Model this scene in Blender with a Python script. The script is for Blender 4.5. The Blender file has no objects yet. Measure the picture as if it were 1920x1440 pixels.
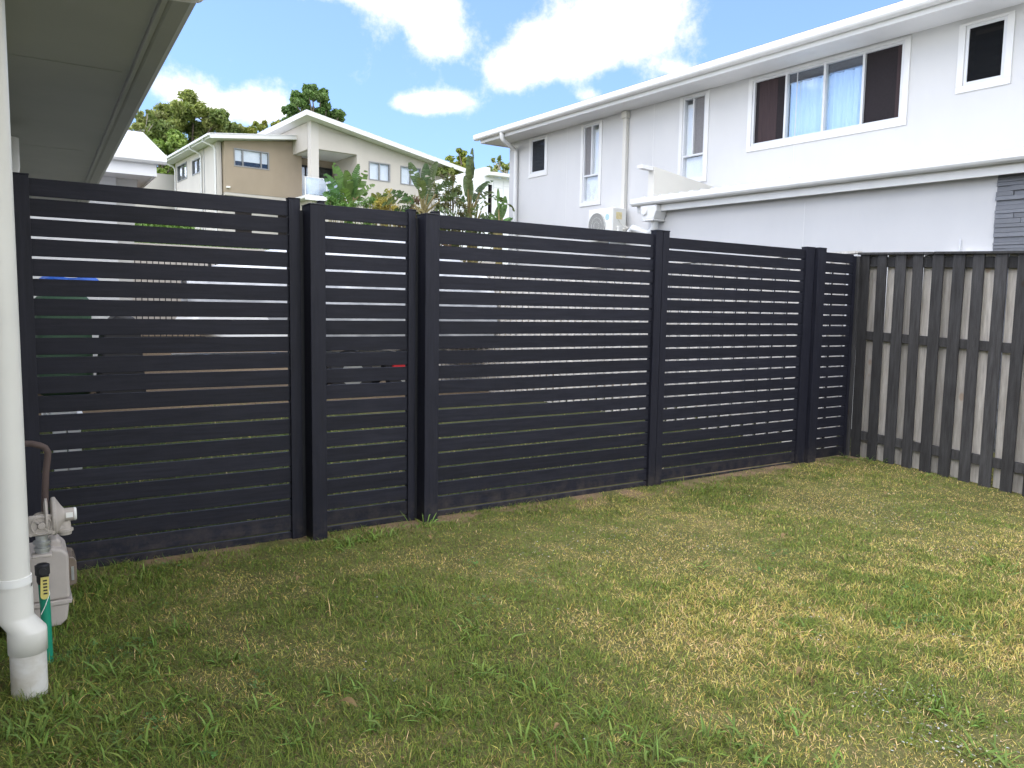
import bpy, math, random
import numpy as np
from mathutils import Matrix, Vector
C = bpy.context.scene
col = C.collection
R = math.radians
random.seed(7); rng = np.random.default_rng(11)

# ------------------------------------------------------------------ camera
F, CAMH = 1450.0, 1.255
YAW, PITCH, ROLL = R(57.1), R(5.48), R(0.91)
fh = Vector((math.cos(YAW), math.sin(YAW), 0)); rt = Vector((math.sin(YAW), -math.cos(YAW), 0)); up = Vector((0, 0, 1))
fw = fh*math.cos(PITCH) - up*math.sin(PITCH); uu = up*math.cos(PITCH) + fh*math.sin(PITCH)
CR = rt*math.cos(ROLL) + uu*math.sin(ROLL); CU = -rt*math.sin(ROLL) + uu*math.cos(ROLL)
cam = bpy.data.cameras.new('camera'); co = bpy.data.objects.new('camera', cam); col.objects.link(co)
cam.sensor_width = 36; cam.lens = 36*F/1920; cam.clip_start = 0.02; cam.clip_end = 2000
m = Matrix.Identity(4)
for i in range(3):
    m[i][0], m[i][1], m[i][2] = CR[i], CU[i], -fw[i]
m[2][3] = CAMH
co.matrix_world = m; C.camera = co

# survey helpers: where the sight line of a photo pixel meets a known plane
def ray(x, y): return CR*((x-960)/F) + CU*((720-y)/F) + fw
def onX(x, y, c): d = ray(x, y); t = c/d.x; return Vector((c, t*d.y, CAMH+t*d.z))
def onY(x, y, c): d = ray(x, y); t = c/d.y; return Vector((t*d.x, c, CAMH+t*d.z))
def onZ(x, y, c=0): d = ray(x, y); t = (c-CAMH)/d.z; return Vector((t*d.x, t*d.y, c))
def atD(x, y, dist): d = ray(x, y); return Vector((0, 0, CAMH)) + d*dist

# ------------------------------------------------------------------ light
SUN_EL, SUN_AZ = 65, math.degrees(math.atan2(0.42, -0.9))       # azimuth measured from +X, counter-clockwise
sv = Vector((math.cos(R(SUN_EL))*math.cos(R(SUN_AZ)), math.cos(R(SUN_EL))*math.sin(R(SUN_AZ)), math.sin(R(SUN_EL))))
sl = bpy.data.lights.new('sun', 'SUN'); sl.energy = 0.70; sl.angle = R(24); sl.color = (1, 0.965, 0.9)
so = bpy.data.objects.new('sun', sl); col.objects.link(so); so.rotation_euler = sv.to_track_quat('Z', 'Y').to_euler()

def N(nt, t, **kw):
    n = nt.nodes.new(t)
    for k, v in kw.items():
        if k in n.inputs.keys(): n.inputs[k].default_value = v
        else: setattr(n, k, v)
    return n
def math_(nt, op, a, b=None, clamp=False):
    n = nt.nodes.new('ShaderNodeMath'); n.operation = op; n.use_clamp = clamp
    for i, v in enumerate((a, b)):
        if v is None: continue
        if isinstance(v, (int, float)): n.inputs[i].default_value = v
        else: nt.links.new(v, n.inputs[i])
    return n.outputs[0]

w = bpy.data.worlds.new('World'); C.world = w; w.use_nodes = True
nt = w.node_tree; nt.nodes.clear()
tc = nt.nodes.new('ShaderNodeTexCoord')
sky = nt.nodes.new('ShaderNodeTexSky'); sky.sky_type = 'NISHITA'; sky.sun_disc = False
sky.sun_elevation = R(SUN_EL); sky.sun_rotation = R(90-SUN_AZ); sky.air_density = 1.0; sky.dust_density = 1.2; sky.ozone_density = 1.3
noi = N(nt, 'ShaderNodeTexNoise', Scale=10.0, Detail=9.0, Roughness=0.66)
nt.links.new(tc.outputs['Generated'], noi.inputs['Vector'])
noi2 = N(nt, 'ShaderNodeTexNoise', Scale=2.3, Detail=5.0, Roughness=0.55)
nt.links.new(tc.outputs['Generated'], noi2.inputs['Vector'])
sep = nt.nodes.new('ShaderNodeSeparateXYZ'); nt.links.new(tc.outputs['Generated'], sep.inputs[0])
az = math_(nt, 'ARCTAN2', sep.outputs[1], sep.outputs[0]); el = math_(nt, 'ARCSINE', sep.outputs[2])
def azel(x, y):
    d = ray(x, y).normalized(); return math.atan2(d.y, d.x), math.asin(d.z)
CLOUDS = [(1120, 70, 185, 80, 1.15), (1190, 0, 160, 80, 1.1), (1030, 110, 110, 60, 1.0), (960, 140, 60, 45, .7),
          (790, 5, 140, 60, 1.0), (830, 78, 75, 48, .95), (600, -34, 220, 46, .8),
          (835, 192, 84, 34, .95), (772, 196, 55, 20, .75), (335, 178, 95, 55, .95), (488, 208, 66, 40, 1.0), (400, 205, 60, 30, .6),
          (1100, 180, 52, 20, .6), (1275, 128, 40, 16, .5), (690, 232, 45, 16, .4), (790, 252, 50, 12, .35), (420, 105, 50, 18, .3)]
acc = None
for (x, y, rx, ry, s) in CLOUDS:
    a0, e0 = azel(x, y); a1, e1 = azel(x+rx, y); a2, e2 = azel(x, y+ry)
    da = abs(a1-a0)+1e-4; de = abs(e2-e0)+1e-4
    u_ = math_(nt, 'DIVIDE', math_(nt, 'SUBTRACT', az, a0), da); v_ = math_(nt, 'DIVIDE', math_(nt, 'SUBTRACT', el, e0), de)
    r2 = math_(nt, 'ADD', math_(nt, 'MULTIPLY', u_, u_), math_(nt, 'MULTIPLY', v_, v_))
    g = math_(nt, 'MULTIPLY', math_(nt, 'POWER', 2.718, math_(nt, 'MULTIPLY', r2, -1.5)), s)
    acc = g if acc is None else math_(nt, 'ADD', acc, g)
# clouds over the rest of the sky, away from the photographed part
ce, se = azel(760, 150)
far = math_(nt, 'ABSOLUTE', math_(nt, 'SUBTRACT', az, ce))
rest = math_(nt, 'MULTIPLY', math_(nt, 'SMOOTH_MIN', math_(nt, 'MULTIPLY', math_(nt, 'SUBTRACT', far, 0.55), 3.0), 1.0), 1.0)
rest = math_(nt, 'MINIMUM', math_(nt, 'MAXIMUM', rest, 0.0), 1.0)
hi = math_(nt, 'MINIMUM', math_(nt, 'MAXIMUM', math_(nt, 'MULTIPLY', math_(nt, 'SUBTRACT', el, 0.62), 4.0), 0.0), 1.0)
rest = math_(nt, 'MAXIMUM', rest, hi)
gen = math_(nt, 'MULTIPLY', math_(nt, 'MULTIPLY', math_(nt, 'SUBTRACT', noi2.outputs['Fac'], 0.36), 3.6), rest)
acc = math_(nt, 'ADD', acc, math_(nt, 'MAXIMUM', gen, 0.0))
den = math_(nt, 'ADD', math_(nt, 'MULTIPLY', math_(nt, 'SUBTRACT', noi.outputs['Fac'], 0.5), 2.7), acc)
mr = N(nt, 'ShaderNodeMapRange'); mr.interpolation_type = 'SMOOTHSTEP'
mr.inputs['From Min'].default_value = 0.26; mr.inputs['From Max'].default_value = 1.02
nt.links.new(den, mr.inputs['Value'])
veil = math_(nt, 'ADD', math_(nt, 'MULTIPLY', mr.outputs[0], 0.97), 0.0, True)
# blue sky, lifted a little by thin high haze
hz = N(nt, 'ShaderNodeMix', data_type='RGBA'); hz.inputs['Factor'].default_value = 0.16
hz.inputs['B'].default_value = (7.4, 9.6, 12.5, 1); 
sc_ = N(nt, 'ShaderNodeVectorMath', operation='MULTIPLY'); sc_.inputs[1].default_value = (1.32, 1.70, 2.5)
nt.links.new(sky.outputs[0], sc_.inputs[0]); nt.links.new(sc_.outputs[0], hz.inputs['A'])
cm = N(nt, 'ShaderNodeMix', data_type='RGBA'); nt.links.new(veil, cm.inputs['Factor'])
nt.links.new(hz.outputs['Result'], cm.inputs['A'])
ccol = N(nt, 'ShaderNodeMix', data_type='RGBA'); nt.links.new(noi2.outputs['Fac'], ccol.inputs['Factor'])
ccol.inputs['A'].default_value = (10.0, 10.0, 10.1, 1); ccol.inputs['B'].default_value = (13.9, 13.4, 12.6, 1)
cloud_fill = N(nt, 'ShaderNodeVectorMath', operation='SCALE')   # unseen clouds overhead and outside the view, brightened as added fill light
nt.links.new(ccol.outputs['Result'], cloud_fill.inputs[0]); nt.links.new(math_(nt, 'ADD', math_(nt, 'MULTIPLY', rest, 3.0), 1.0), cloud_fill.inputs['Scale'])
nt.links.new(cloud_fill.outputs[0], cm.inputs['B'])
bg = nt.nodes.new('ShaderNodeBackground'); bg.inputs['Strength'].default_value = 0.085
nt.links.new(cm.outputs['Result'], bg.inputs['Color'])
wo = nt.nodes.new('ShaderNodeOutputWorld'); nt.links.new(bg.outputs[0], wo.inputs[0])
C.view_settings.view_transform = 'Standard'; C.view_settings.look = 'None'
C.view_settings.exposure = 0.55; C.view_settings.gamma = 1.0
C.cycles.max_bounces = 6; C.cycles.transparent_max_bounces = 12

# ------------------------------------------------------------------ mesh helpers
class MB:
    """collects shapes; build() links them as one mesh object"""
    def __init__(s, fn=None): s.v = []; s.f = []; s.t = []; s.fn = fn; s.tint = 0.5; s.sm = []; s.smooth = False
    def add(s, vs, fs):
        b = len(s.v)
        for p in vs:
            p = Vector(p); s.v.append(s.fn(p) if s.fn else p); s.t.append(s.tint)
        for f in fs: s.f.append([b+i for i in f]); s.sm.append(s.smooth)
    def box(s, x0, x1, y0, y1, z0, z1):
        s.add([(x0,y0,z0),(x1,y0,z0),(x1,y1,z0),(x0,y1,z0),(x0,y0,z1),(x1,y0,z1),(x1,y1,z1),(x0,y1,z1)],
              [(0,3,2,1),(4,5,6,7),(0,1,5,4),(1,2,6,5),(2,3,7,6),(3,0,4,7)])
    def bar(s, a, b, wd, hd, up=(0,0,1)):
        a = Vector(a); b = Vector(b); d = (b-a).normalized(); u = Vector(up)
        sd = d.cross(u)
        if sd.length < 1e-4: sd = d.cross(Vector((1,0,0)))
        sd.normalize(); u = sd.cross(d).normalized(); sd = sd*wd/2; u = u*hd/2
        s.add([a-sd-u,a+sd-u,a+sd+u,a-sd+u,b-sd-u,b+sd-u,b+sd+u,b-sd+u],
              [(0,3,2,1),(4,5,6,7),(0,1,5,4),(1,2,6,5),(2,3,7,6),(3,0,4,7)])
    def prism(s, poly, axis, c0, c1):
        """poly in the plane normal to axis; extruded from c0 to c1"""
        n = len(poly)
        mk = {'X': lambda p, c: (c, p[0], p[1]), 'Y': lambda p, c: (p[0], c, p[1]), 'Z': lambda p, c: (p[0], p[1], c)}[axis]
        s.add([mk(p, c0) for p in poly]+[mk(p, c1) for p in poly],
              [tuple(range(n))[::-1], tuple(range(n, 2*n))]+[(i, (i+1) % n, n+(i+1) % n, n+i) for i in range(n)])
    def tube(s, pts, rad, n=12, cap=True):
        pts = [Vector(p) for p in pts]; k = len(pts)
        if isinstance(rad, (int, float)): rad = [rad]*k
        sm = s.smooth; s.smooth = True
        ref = None; vs = []
        for i, p in enumerate(pts):
            d = (pts[min(i+1, k-1)]-pts[max(i-1, 0)]).normalized()
            if ref is None: ref = Vector((0,0,1)) if abs(d.z) < .9 else Vector((1,0,0))
            a = d.cross(ref).normalized(); b = d.cross(a).normalized(); ref = -b if False else a.cross(d)
            for j in range(n):
                t = 2*math.pi*j/n; vs.append(p+(a*math.cos(t)+b*math.sin(t))*rad[i])
        fs = [(i*n+j, i*n+(j+1) % n, (i+1)*n+(j+1) % n, (i+1)*n+j) for i in range(k-1) for j in range(n)]
        s.add(vs, fs)
        s.smooth = False
        if cap:
            s.add(vs[:n], [tuple(range(n))]); s.add(vs[-n:], [tuple(range(n))[::-1]])
        s.smooth = sm
    def lathe(s, prof, o, d, n=24):
        """prof: (radius, distance along d) pairs, surface of revolution"""
        o = Vector(o); d = Vector(d).normalized()
        s.tube([o+d*h for r_, h in prof], [max(r_, 1e-4) for r_, h in prof], n) if False else None
        a = d.orthogonal().normalized(); b = d.cross(a); vs = []
        for r_, h in prof:
            for j in range(n):
                t = 2*math.pi*j/n; vs.append(o+d*h+(a*math.cos(t)+b*math.sin(t))*max(r_, 1e-4))
        sm = s.smooth; s.smooth = False
        s.add(vs, [(i*n+j, i*n+(j+1) % n, (i+1)*n+(j+1) % n, (i+1)*n+j) for i in range(len(prof)-1) for j in range(n)]
              + [tuple(range(n)), tuple(range((len(prof)-1)*n, len(prof)*n))[::-1]])
        s.smooth = sm
    def wall(s, axis, c, t, a0, a1, z0, z1, holes=()):
        """wall slab with rectangular openings (a0,a1,z0,z1)"""
        za = sorted({z0, z1, *[min(max(h[2], z0), z1) for h in holes], *[min(max(h[3], z0), z1) for h in holes]})
        aa = sorted({a0, a1, *[h[0] for h in holes], *[h[1] for h in holes]})
        for i in range(len(aa)-1):
            run = None
            for k in range(len(za)-1):
                am, zm = (aa[i]+aa[i+1])/2, (za[k]+za[k+1])/2
                solid = not any(h[0] < am < h[1] and h[2] < zm < h[3] for h in holes)
                if solid and run is None: run = za[k]
                if run is not None and (not solid or k == len(za)-2):
                    ze = za[k+1] if solid else za[k]
                    if axis == 'X': s.box(c, c+t, aa[i], aa[i+1], run, ze)
                    else: s.box(aa[i], aa[i+1], c, c+t, run, ze)
                    run = None
    def build(s, name, mat, parent=None, bevel=0.0, seg=2):
        me = bpy.data.meshes.new(name); me.from_pydata(s.v, [], s.f)
        at = me.attributes.new('tint', 'FLOAT', 'POINT'); at.data.foreach_set('value', s.t)
        me.polygons.foreach_set('use_smooth', s.sm); me.materials.append(mat); me.update()
        o = bpy.data.objects.new(name, me); col.objects.link(o)
        if parent is not None:
            o.parent = parent; o.matrix_parent_inverse = Matrix.Translation(-parent.location) if parent.type == 'EMPTY' else Matrix.Identity(4)
            if parent.type != 'EMPTY' and parent.parent: o.matrix_parent_inverse = Matrix.Identity(4)
        if bevel:
            b = o.modifiers.new('bevel', 'BEVEL'); b.width = bevel; b.segments = seg; b.limit_method = 'ANGLE'; b.angle_limit = R(40)
        return o

def tag(o, label=None, cat=None, group=None, kind=None):
    for k, v in (('label', label), ('category', cat), ('group', group), ('kind', kind)):
        if v: o[k] = v
    return o
def thing(name, label, cat, loc=(0,0,0), group=None):
    o = bpy.data.objects.new(name, None); col.objects.link(o); o.location = loc; o.empty_display_size = 0.1
    return tag(o, label, cat, group)
def npmesh(name, V, faces_idx, sizes, colr, mat, parent=None, smooth=False):
    me = bpy.data.meshes.new(name)
    me.vertices.add(len(V)); me.vertices.foreach_set('co', np.asarray(V, np.float32).ravel())
    me.loops.add(len(faces_idx)); me.loops.foreach_set('vertex_index', np.asarray(faces_idx, np.int32))
    st = np.concatenate([[0], np.cumsum(sizes)[:-1]]).astype(np.int32)
    me.polygons.add(len(sizes)); me.polygons.foreach_set('loop_start', st); me.polygons.foreach_set('loop_total', np.asarray(sizes, np.int32))
    if smooth: me.polygons.foreach_set('use_smooth', np.ones(len(sizes), bool))
    if colr is not None:
        a = me.attributes.new('col', 'FLOAT_COLOR', 'POINT')
        a.data.foreach_set('color', np.concatenate([colr, np.ones((len(colr), 1))], 1).astype(np.float32).ravel())
    me.materials.append(mat); me.update(calc_edges=True)
    o = bpy.data.objects.new(name, me); col.objects.link(o)
    if parent is not None:
        o.parent = parent; o.matrix_parent_inverse = Matrix.Translation(-parent.location)
    return o

# ------------------------------------------------------------------ materials
def newmat(name):
    mt = bpy.data.materials.new(name); mt.use_nodes = True; n = mt.node_tree
    return mt, n, n.nodes['Principled BSDF']
def basic(name, c, rough=.6, spec=.4, var=.12, scale=6, stretch=(1,1,1), bump=0.0, bscale=None, metal=0, c2=None, tintamt=0.0, detail=5, cst=None, knots=0, dirt=0):
    """noise-varied paint/plastic/metal/wood"""
    mt, n, p = newmat(name)
    tcn = n.nodes.new('ShaderNodeTexCoord'); mp = n.nodes.new('ShaderNodeMapping'); mp.inputs['Scale'].default_value = stretch
    n.links.new(tcn.outputs['Object'], mp.inputs[0])
    no = N(n, 'ShaderNodeTexNoise', Scale=scale, Detail=detail, Roughness=.6); n.links.new(mp.outputs[0], no.inputs['Vector'])
    mx = N(n, 'ShaderNodeMix', data_type='RGBA')
    c2 = c2 or tuple(max(0, x*(1-var)) for x in c); cA = tuple(min(1, x*(1+var*.6)) for x in c)
    mx.inputs['A'].default_value = (*c2, 1); mx.inputs['B'].default_value = (*cA, 1)
    lo, hi_ = cst or (.3, .7)
    m2 = N(n, 'ShaderNodeMapRange'); m2.inputs['From Min'].default_value = lo; m2.inputs['From Max'].default_value = hi_
    n.links.new(no.outputs['Fac'], m2.inputs['Value']); n.links.new(m2.outputs[0], mx.inputs['Factor'])
    out = mx.outputs['Result']
    if knots:
        mk = n.nodes.new('ShaderNodeMapping'); mk.inputs['Scale'].default_value = (1, 1, .62); n.links.new(tcn.outputs['Object'], mk.inputs[0])
        vo = N(n, 'ShaderNodeTexVoronoi', Scale=4.2); n.links.new(mk.outputs[0], vo.inputs['Vector'])
        q = N(n, 'ShaderNodeMapRange'); q.interpolation_type = 'SMOOTHSTEP'; q.inputs['From Min'].default_value = .06; q.inputs['From Max'].default_value = .11; q.inputs['To Min'].default_value = 1-knots; q.inputs['To Max'].default_value = 1
        n.links.new(vo.outputs['Distance'], q.inputs['Value']); kc = N(n, 'ShaderNodeMix', data_type='RGBA'); kc.inputs['A'].default_value = (c[0]*.62, c[1]*.42, c[2]*.28, 1)
        n.links.new(q.outputs[0], kc.inputs['Factor']); n.links.new(out, kc.inputs['B']); out = kc.outputs['Result']
    if dirt:
        gg = N(n, 'ShaderNodeNewGeometry'); sx = N(n, 'ShaderNodeSeparateXYZ'); n.links.new(gg.outputs['Position'], sx.inputs[0])
        dn = N(n, 'ShaderNodeTexNoise', Scale=14.0, Detail=7.0, Roughness=.7); n.links.new(gg.outputs['Position'], dn.inputs['Vector'])
        hz2 = N(n, 'ShaderNodeMapRange'); hz2.interpolation_type = 'SMOOTHSTEP'; hz2.inputs['From Min'].default_value = .20; hz2.inputs['From Max'].default_value = -.02; n.links.new(sx.outputs[2], hz2.inputs['Value'])
        nm2 = N(n, 'ShaderNodeMapRange'); nm2.inputs['From Min'].default_value = .42; nm2.inputs['From Max'].default_value = .68; n.links.new(dn.outputs['Fac'], nm2.inputs['Value'])
        dc = N(n, 'ShaderNodeMix', data_type='RGBA'); dc.inputs['B'].default_value = (.13,.105,.08, 1); n.links.new(out, dc.inputs['A'])
        base = math_(n, 'MULTIPLY', nm2.outputs[0], math_(n, 'ADD', math_(n, 'MULTIPLY', hz2.outputs[0], dirt), dirt*.045)); n.links.new(base, dc.inputs['Factor']); out = dc.outputs['Result']
    if tintamt:
        a = N(n, 'ShaderNodeAttribute', attribute_name='tint')
        hs = N(n, 'ShaderNodeHueSaturation'); n.links.new(out, hs.inputs['Color'])
        n.links.new(math_(n, 'ADD', math_(n, 'MULTIPLY', a.outputs['Fac'], tintamt*2), 1-tintamt), hs.inputs['Value']); out = hs.outputs[0]
    n.links.new(out, p.inputs['Base Color'])
    p.inputs['Roughness'].default_value = rough; p.inputs['Specular IOR Level'].default_value = spec; p.inputs['Metallic'].default_value = metal
    if bump:
        nb = N(n, 'ShaderNodeTexNoise', Scale=bscale or scale*4, Detail=6.0, Roughness=.65); n.links.new(mp.outputs[0], nb.inputs['Vector'])
        bp = N(n, 'ShaderNodeBump', Strength=bump, Distance=.01); n.links.new(nb.outputs['Fac'], bp.inputs['Height']); n.links.new(bp.outputs[0], p.inputs['Normal'])
    return mt
def glassy(name, tint=(.75,.8,.82), refl=.3, rough=.02):
    mt, n, p = newmat(name); n.nodes.remove(p)
    tr = N(n, 'ShaderNodeBsdfTransparent'); tr.inputs[0].default_value = (*tint, 1)
    gl = N(n, 'ShaderNodeBsdfGlossy'); gl.inputs['Roughness'].default_value = rough; gl.inputs['Color'].default_value = (.9,.95,1,1)
    lw = N(n, 'ShaderNodeLayerWeight', Blend=.5); fr = math_(n, 'MULTIPLY', math_(n, 'POWER', lw.outputs['Facing'], 4.0), .7)
    no = N(n, 'ShaderNodeTexNoise', Scale=1.3, Detail=2.0); bp = N(n, 'ShaderNodeBump', Strength=.03, Distance=.02)
    tcn = n.nodes.new('ShaderNodeTexCoord'); n.links.new(tcn.outputs['Object'], no.inputs['Vector']); n.links.new(no.outputs['Fac'], bp.inputs['Height'])
    n.links.new(bp.outputs[0], gl.inputs['Normal'])
    mx = N(n, 'ShaderNodeMixShader'); n.links.new(math_(n, 'ADD', fr, refl+.03, True), mx.inputs[0])
    n.links.new(tr.outputs[0], mx.inputs[1]); n.links.new(gl.outputs[0], mx.inputs[2])
    n.links.new(mx.outputs[0], n.nodes['Material Output'].inputs[0]); return mt
def attrmat(name, rough=.6, spec=.25, trans=.0, bump=0, nscale=0):
    """colour comes from a per-blade / per-leaf attribute (pigment, plus painted shade in the neighbour grass)"""
    mt, n, p = newmat(name)
    a = N(n, 'ShaderNodeAttribute', attribute_name='col'); n.links.new(a.outputs['Color'], p.inputs['Base Color'])
    p.inputs['Roughness'].default_value = rough; p.inputs['Specular IOR Level'].default_value = spec
    if trans:
        tl = N(n, 'ShaderNodeBsdfTranslucent'); hs = N(n, 'ShaderNodeHueSaturation', Value=1.3, Saturation=1.1)
        n.links.new(a.outputs['Color'], hs.inputs['Color']); n.links.new(hs.outputs[0], tl.inputs[0])
        mx = N(n, 'ShaderNodeMixShader'); mx.inputs[0].default_value = trans
        n.links.new(p.outputs[0], mx.inputs[1]); n.links.new(tl.outputs[0], mx.inputs[2]); n.links.new(mx.outputs[0], n.nodes['Material Output'].inputs[0])
    return mt
M = {}
M['slat'] = basic('charcoal_slat', (.0165,.017,.0245), .55, .18, .30, 5, (1,6,14), .12, 30, tintamt=.16, dirt=.35)
M['post'] = basic('charcoal_post', (.016,.0165,.0245), .5, .2, .30, 5, (14,14,1), .10, 30, tintamt=.08, dirt=.35)
M['pal_dark'] = basic('dark_stained_pine', (.068,.066,.066), .85, .15, .0, 5.5, (9,9,.9), .5, 22, c2=(.034,.032,.031), tintamt=.3, knots=.7, detail=8)
M['pal_grey'] = basic('weathered_pine', (.64,.595,.53), .9, .15, .0, 5, (9,9,.8), .5, 22, c2=(.38,.34,.29), tintamt=.22, knots=.55, detail=8)
M['white_pvc'] = basic('white_pvc', (.70,.69,.63), .38, .5, .05, 3, (1,1,1), .03, 40)
M['white_pvc_dirty'] = basic('stained_pvc', (.62,.61,.57), .5, .4, .0, 5, (1,1,1.6), .05, 40, c2=(.42,.38,.30), cst=(.32,.55))
M['render_white'] = basic('white_render', (.575,.575,.57), .85, .2, .035, 1.3, (1,1,.5), .12, 90)
M['trim_white'] = basic('white_trim', (.68,.68,.67), .5, .4, .03, 3, (1,1,1), .02, 40)
M['gutter'] = basic('white_gutter', (.68,.68,.655), .32, .5, .04, 4, (1,1,1), .0)
M['cream'] = basic('cream_flashing', (.60,.585,.53), .5, .4, .03, 2)
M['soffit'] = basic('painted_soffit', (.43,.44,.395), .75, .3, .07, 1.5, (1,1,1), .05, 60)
M['stone'] = None
M['tan_dark'] = basic('tan_render', (.335,.275,.205), .9, .15, .07, 1.2, (1,1,.6), .08, 60)
M['beige'] = basic('beige_render', (.50,.465,.42), .9, .15, .05, 1.2, (1,1,.6), .08, 60)
M['beige_lt'] = basic('light_beige_render', (.54,.51,.475), .9, .15, .05, 1.2, (1,1,.6), .08, 60)
M['roof_metal'] = basic('pale_roof_metal', (.58,.58,.575), .35, .5, .04, 3)
M['win_frame'] = basic('grey_window_frame', (.22,.22,.225), .4, .5, .06, 6)
M['win_frame_lt'] = basic('silver_window_frame', (.62,.63,.64), .35, .5, .05, 6)
M['room'] = basic('dark_interior', (.030,.026,.026), .95, .1, .3, 3)
M['screen'] = basic('fly_screen', (.022,.018,.020), .8, .2, .15, 30)
M['grey_mesh'] = basic('grey_insect_mesh', (.20,.195,.20), .8, .2, .12, 30)
M['mesh'] = glassy('dark_fly_mesh', (.22,.20,.21), -.02, .6)
M['curtain'] = basic('sheer_curtain', (.74,.84,.93), .9, .1, .06, 10, (3,14,.3))
M['curtain_dk'] = basic('mauve_curtain', (.055,.040,.042), .9, .1, .2, 10, (3,14,.3))
M['blind'] = basic('roller_blind', (.80,.82,.83), .9, .1, .04, 3)
M['glass'] = glassy('window_glass', (.9,.94,.97), .09)
M['glass_lo'] = glassy('clear_window_glass', (.95,.96,.97), .01)
M['glass_dk'] = glassy('tinted_glass', (.28,.32,.36), .10)
M['glass_bal'] = glassy('balustrade_glass', (.42,.55,.66), .12)
M['gasgrey'] = basic('aged_grey_casting', (.42,.38,.335), .55, .4, .12, 14, (1,1,1), .15, 60)
M['meterbeige'] = basic('meter_body_paint', (.43,.39,.35), .5, .4, .08, 8, (1,1,1), .05, 60)
M['galv'] = basic('galvanised_steel', (.42,.43,.42), .38, .5, .2, 20, metal=.7)
M['black_pl'] = basic('black_plastic', (.022,.022,.024), .5, .4, .2, 8)
M['green_pipe'] = basic('green_pipe', (.012,.24,.145), .45, .4, .1, 10)
M['yellow'] = basic('yellow_handle', (.62,.54,.16), .5, .4, .1, 20)
M['rubber'] = basic('brown_pipe', (.085,.060,.052), .7, .3, .2, 12)
M['clear_pl'] = basic('smoky_index_cover', (.20,.16,.125), .18, .6, .25, 14)
M['white_cap'] = basic('white_cap', (.80,.80,.76), .5, .4, .04, 8)
M['ac_white'] = basic('ac_casing', (.68,.68,.64), .5, .4, .03, 5)
M['ac_dark'] = basic('ac_coil_shadow', (.10,.10,.10), .7, .3, .2, 20)
M['label_blue'] = basic('pale_blue_sticker', (.38,.55,.66), .5, .4, .3, 60)
M['label_yel'] = basic('yellow_label', (.68,.58,.32), .5, .4, .2, 30)
M['bark'] = basic('tree_bark', (.14,.115,.09), .9, .1, .3, 6, (3,3,1), .4, 12)
M['bark_lt'] = basic('pale_gum_bark', (.32,.29,.24), .9, .1, .3, 6, (3,3,1), .3, 12)
M['stem'] = basic('plant_stem', (.21,.175,.075), .8, .2, .4, 10, (6,6,1))
M['tarp'] = basic('silver_tarpaulin', (.60,.61,.63), .42, .5, .0, 3.5, (1,1.5,2), .5, 6, c2=(.30,.31,.33))
M['tarp_top'] = basic('white_boat_roof', (.80,.80,.80), .4, .5, .03, 4)
M['blue_tarp'] = basic('blue_tarpaulin', (.01,.10,.48), .4, .5, .3, 6, (1,1,1), .6, 9)
M['tank_green'] = basic('dark_green_tank', (.035,.085,.045), .5, .4, .15, 4, (6,1,.2))
M['black_metal'] = basic('black_powder_coat', (.014,.014,.016), .5, .4, .2, 8)
M['red'] = basic('red_lens', (.42,.015,.02), .3, .5, .1, 8)
M['dead_leaf'] = basic('dry_leaf', (.21,.145,.065), .8, .2, .3, 40)
M['leaf'] = attrmat('foliage', .55, .3, .28)
M['blade'] = attrmat('grass_blades', .6, .2, .16)
M['litter'] = attrmat('litter', .9, .15)

def stone_mat():
    mt, n, p = newmat('stacked_slate')
    tcn = n.nodes.new('ShaderNodeTexCoord')
    a = N(n, 'ShaderNodeAttribute', attribute_name='tint')
    no = N(n, 'ShaderNodeTexNoise', Scale=18.0, Detail=7.0, Roughness=.7); n.links.new(tcn.outputs['Object'], no.inputs['Vector'])
    cr = N(n, 'ShaderNodeValToRGB'); cr.color_ramp.elements[0].color = (.12,.125,.135,1); cr.color_ramp.elements[1].color = (.22,.23,.25,1)
    n.links.new(math_(n, 'ADD', math_(n, 'MULTIPLY', a.outputs['Fac'], .55), math_(n, 'MULTIPLY', no.outputs['Fac'], .45)), cr.inputs[0])
    n.links.new(cr.outputs[0], p.inputs['Base Color']); p.inputs['Roughness'].default_value = .75
    bp = N(n, 'ShaderNodeBump', Strength=.6, Distance=.01); n.links.new(no.outputs['Fac'], bp.inputs['Height']); n.links.new(bp.outputs[0], p.inputs['Normal'])
    return mt
M['stone'] = stone_mat()
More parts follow.
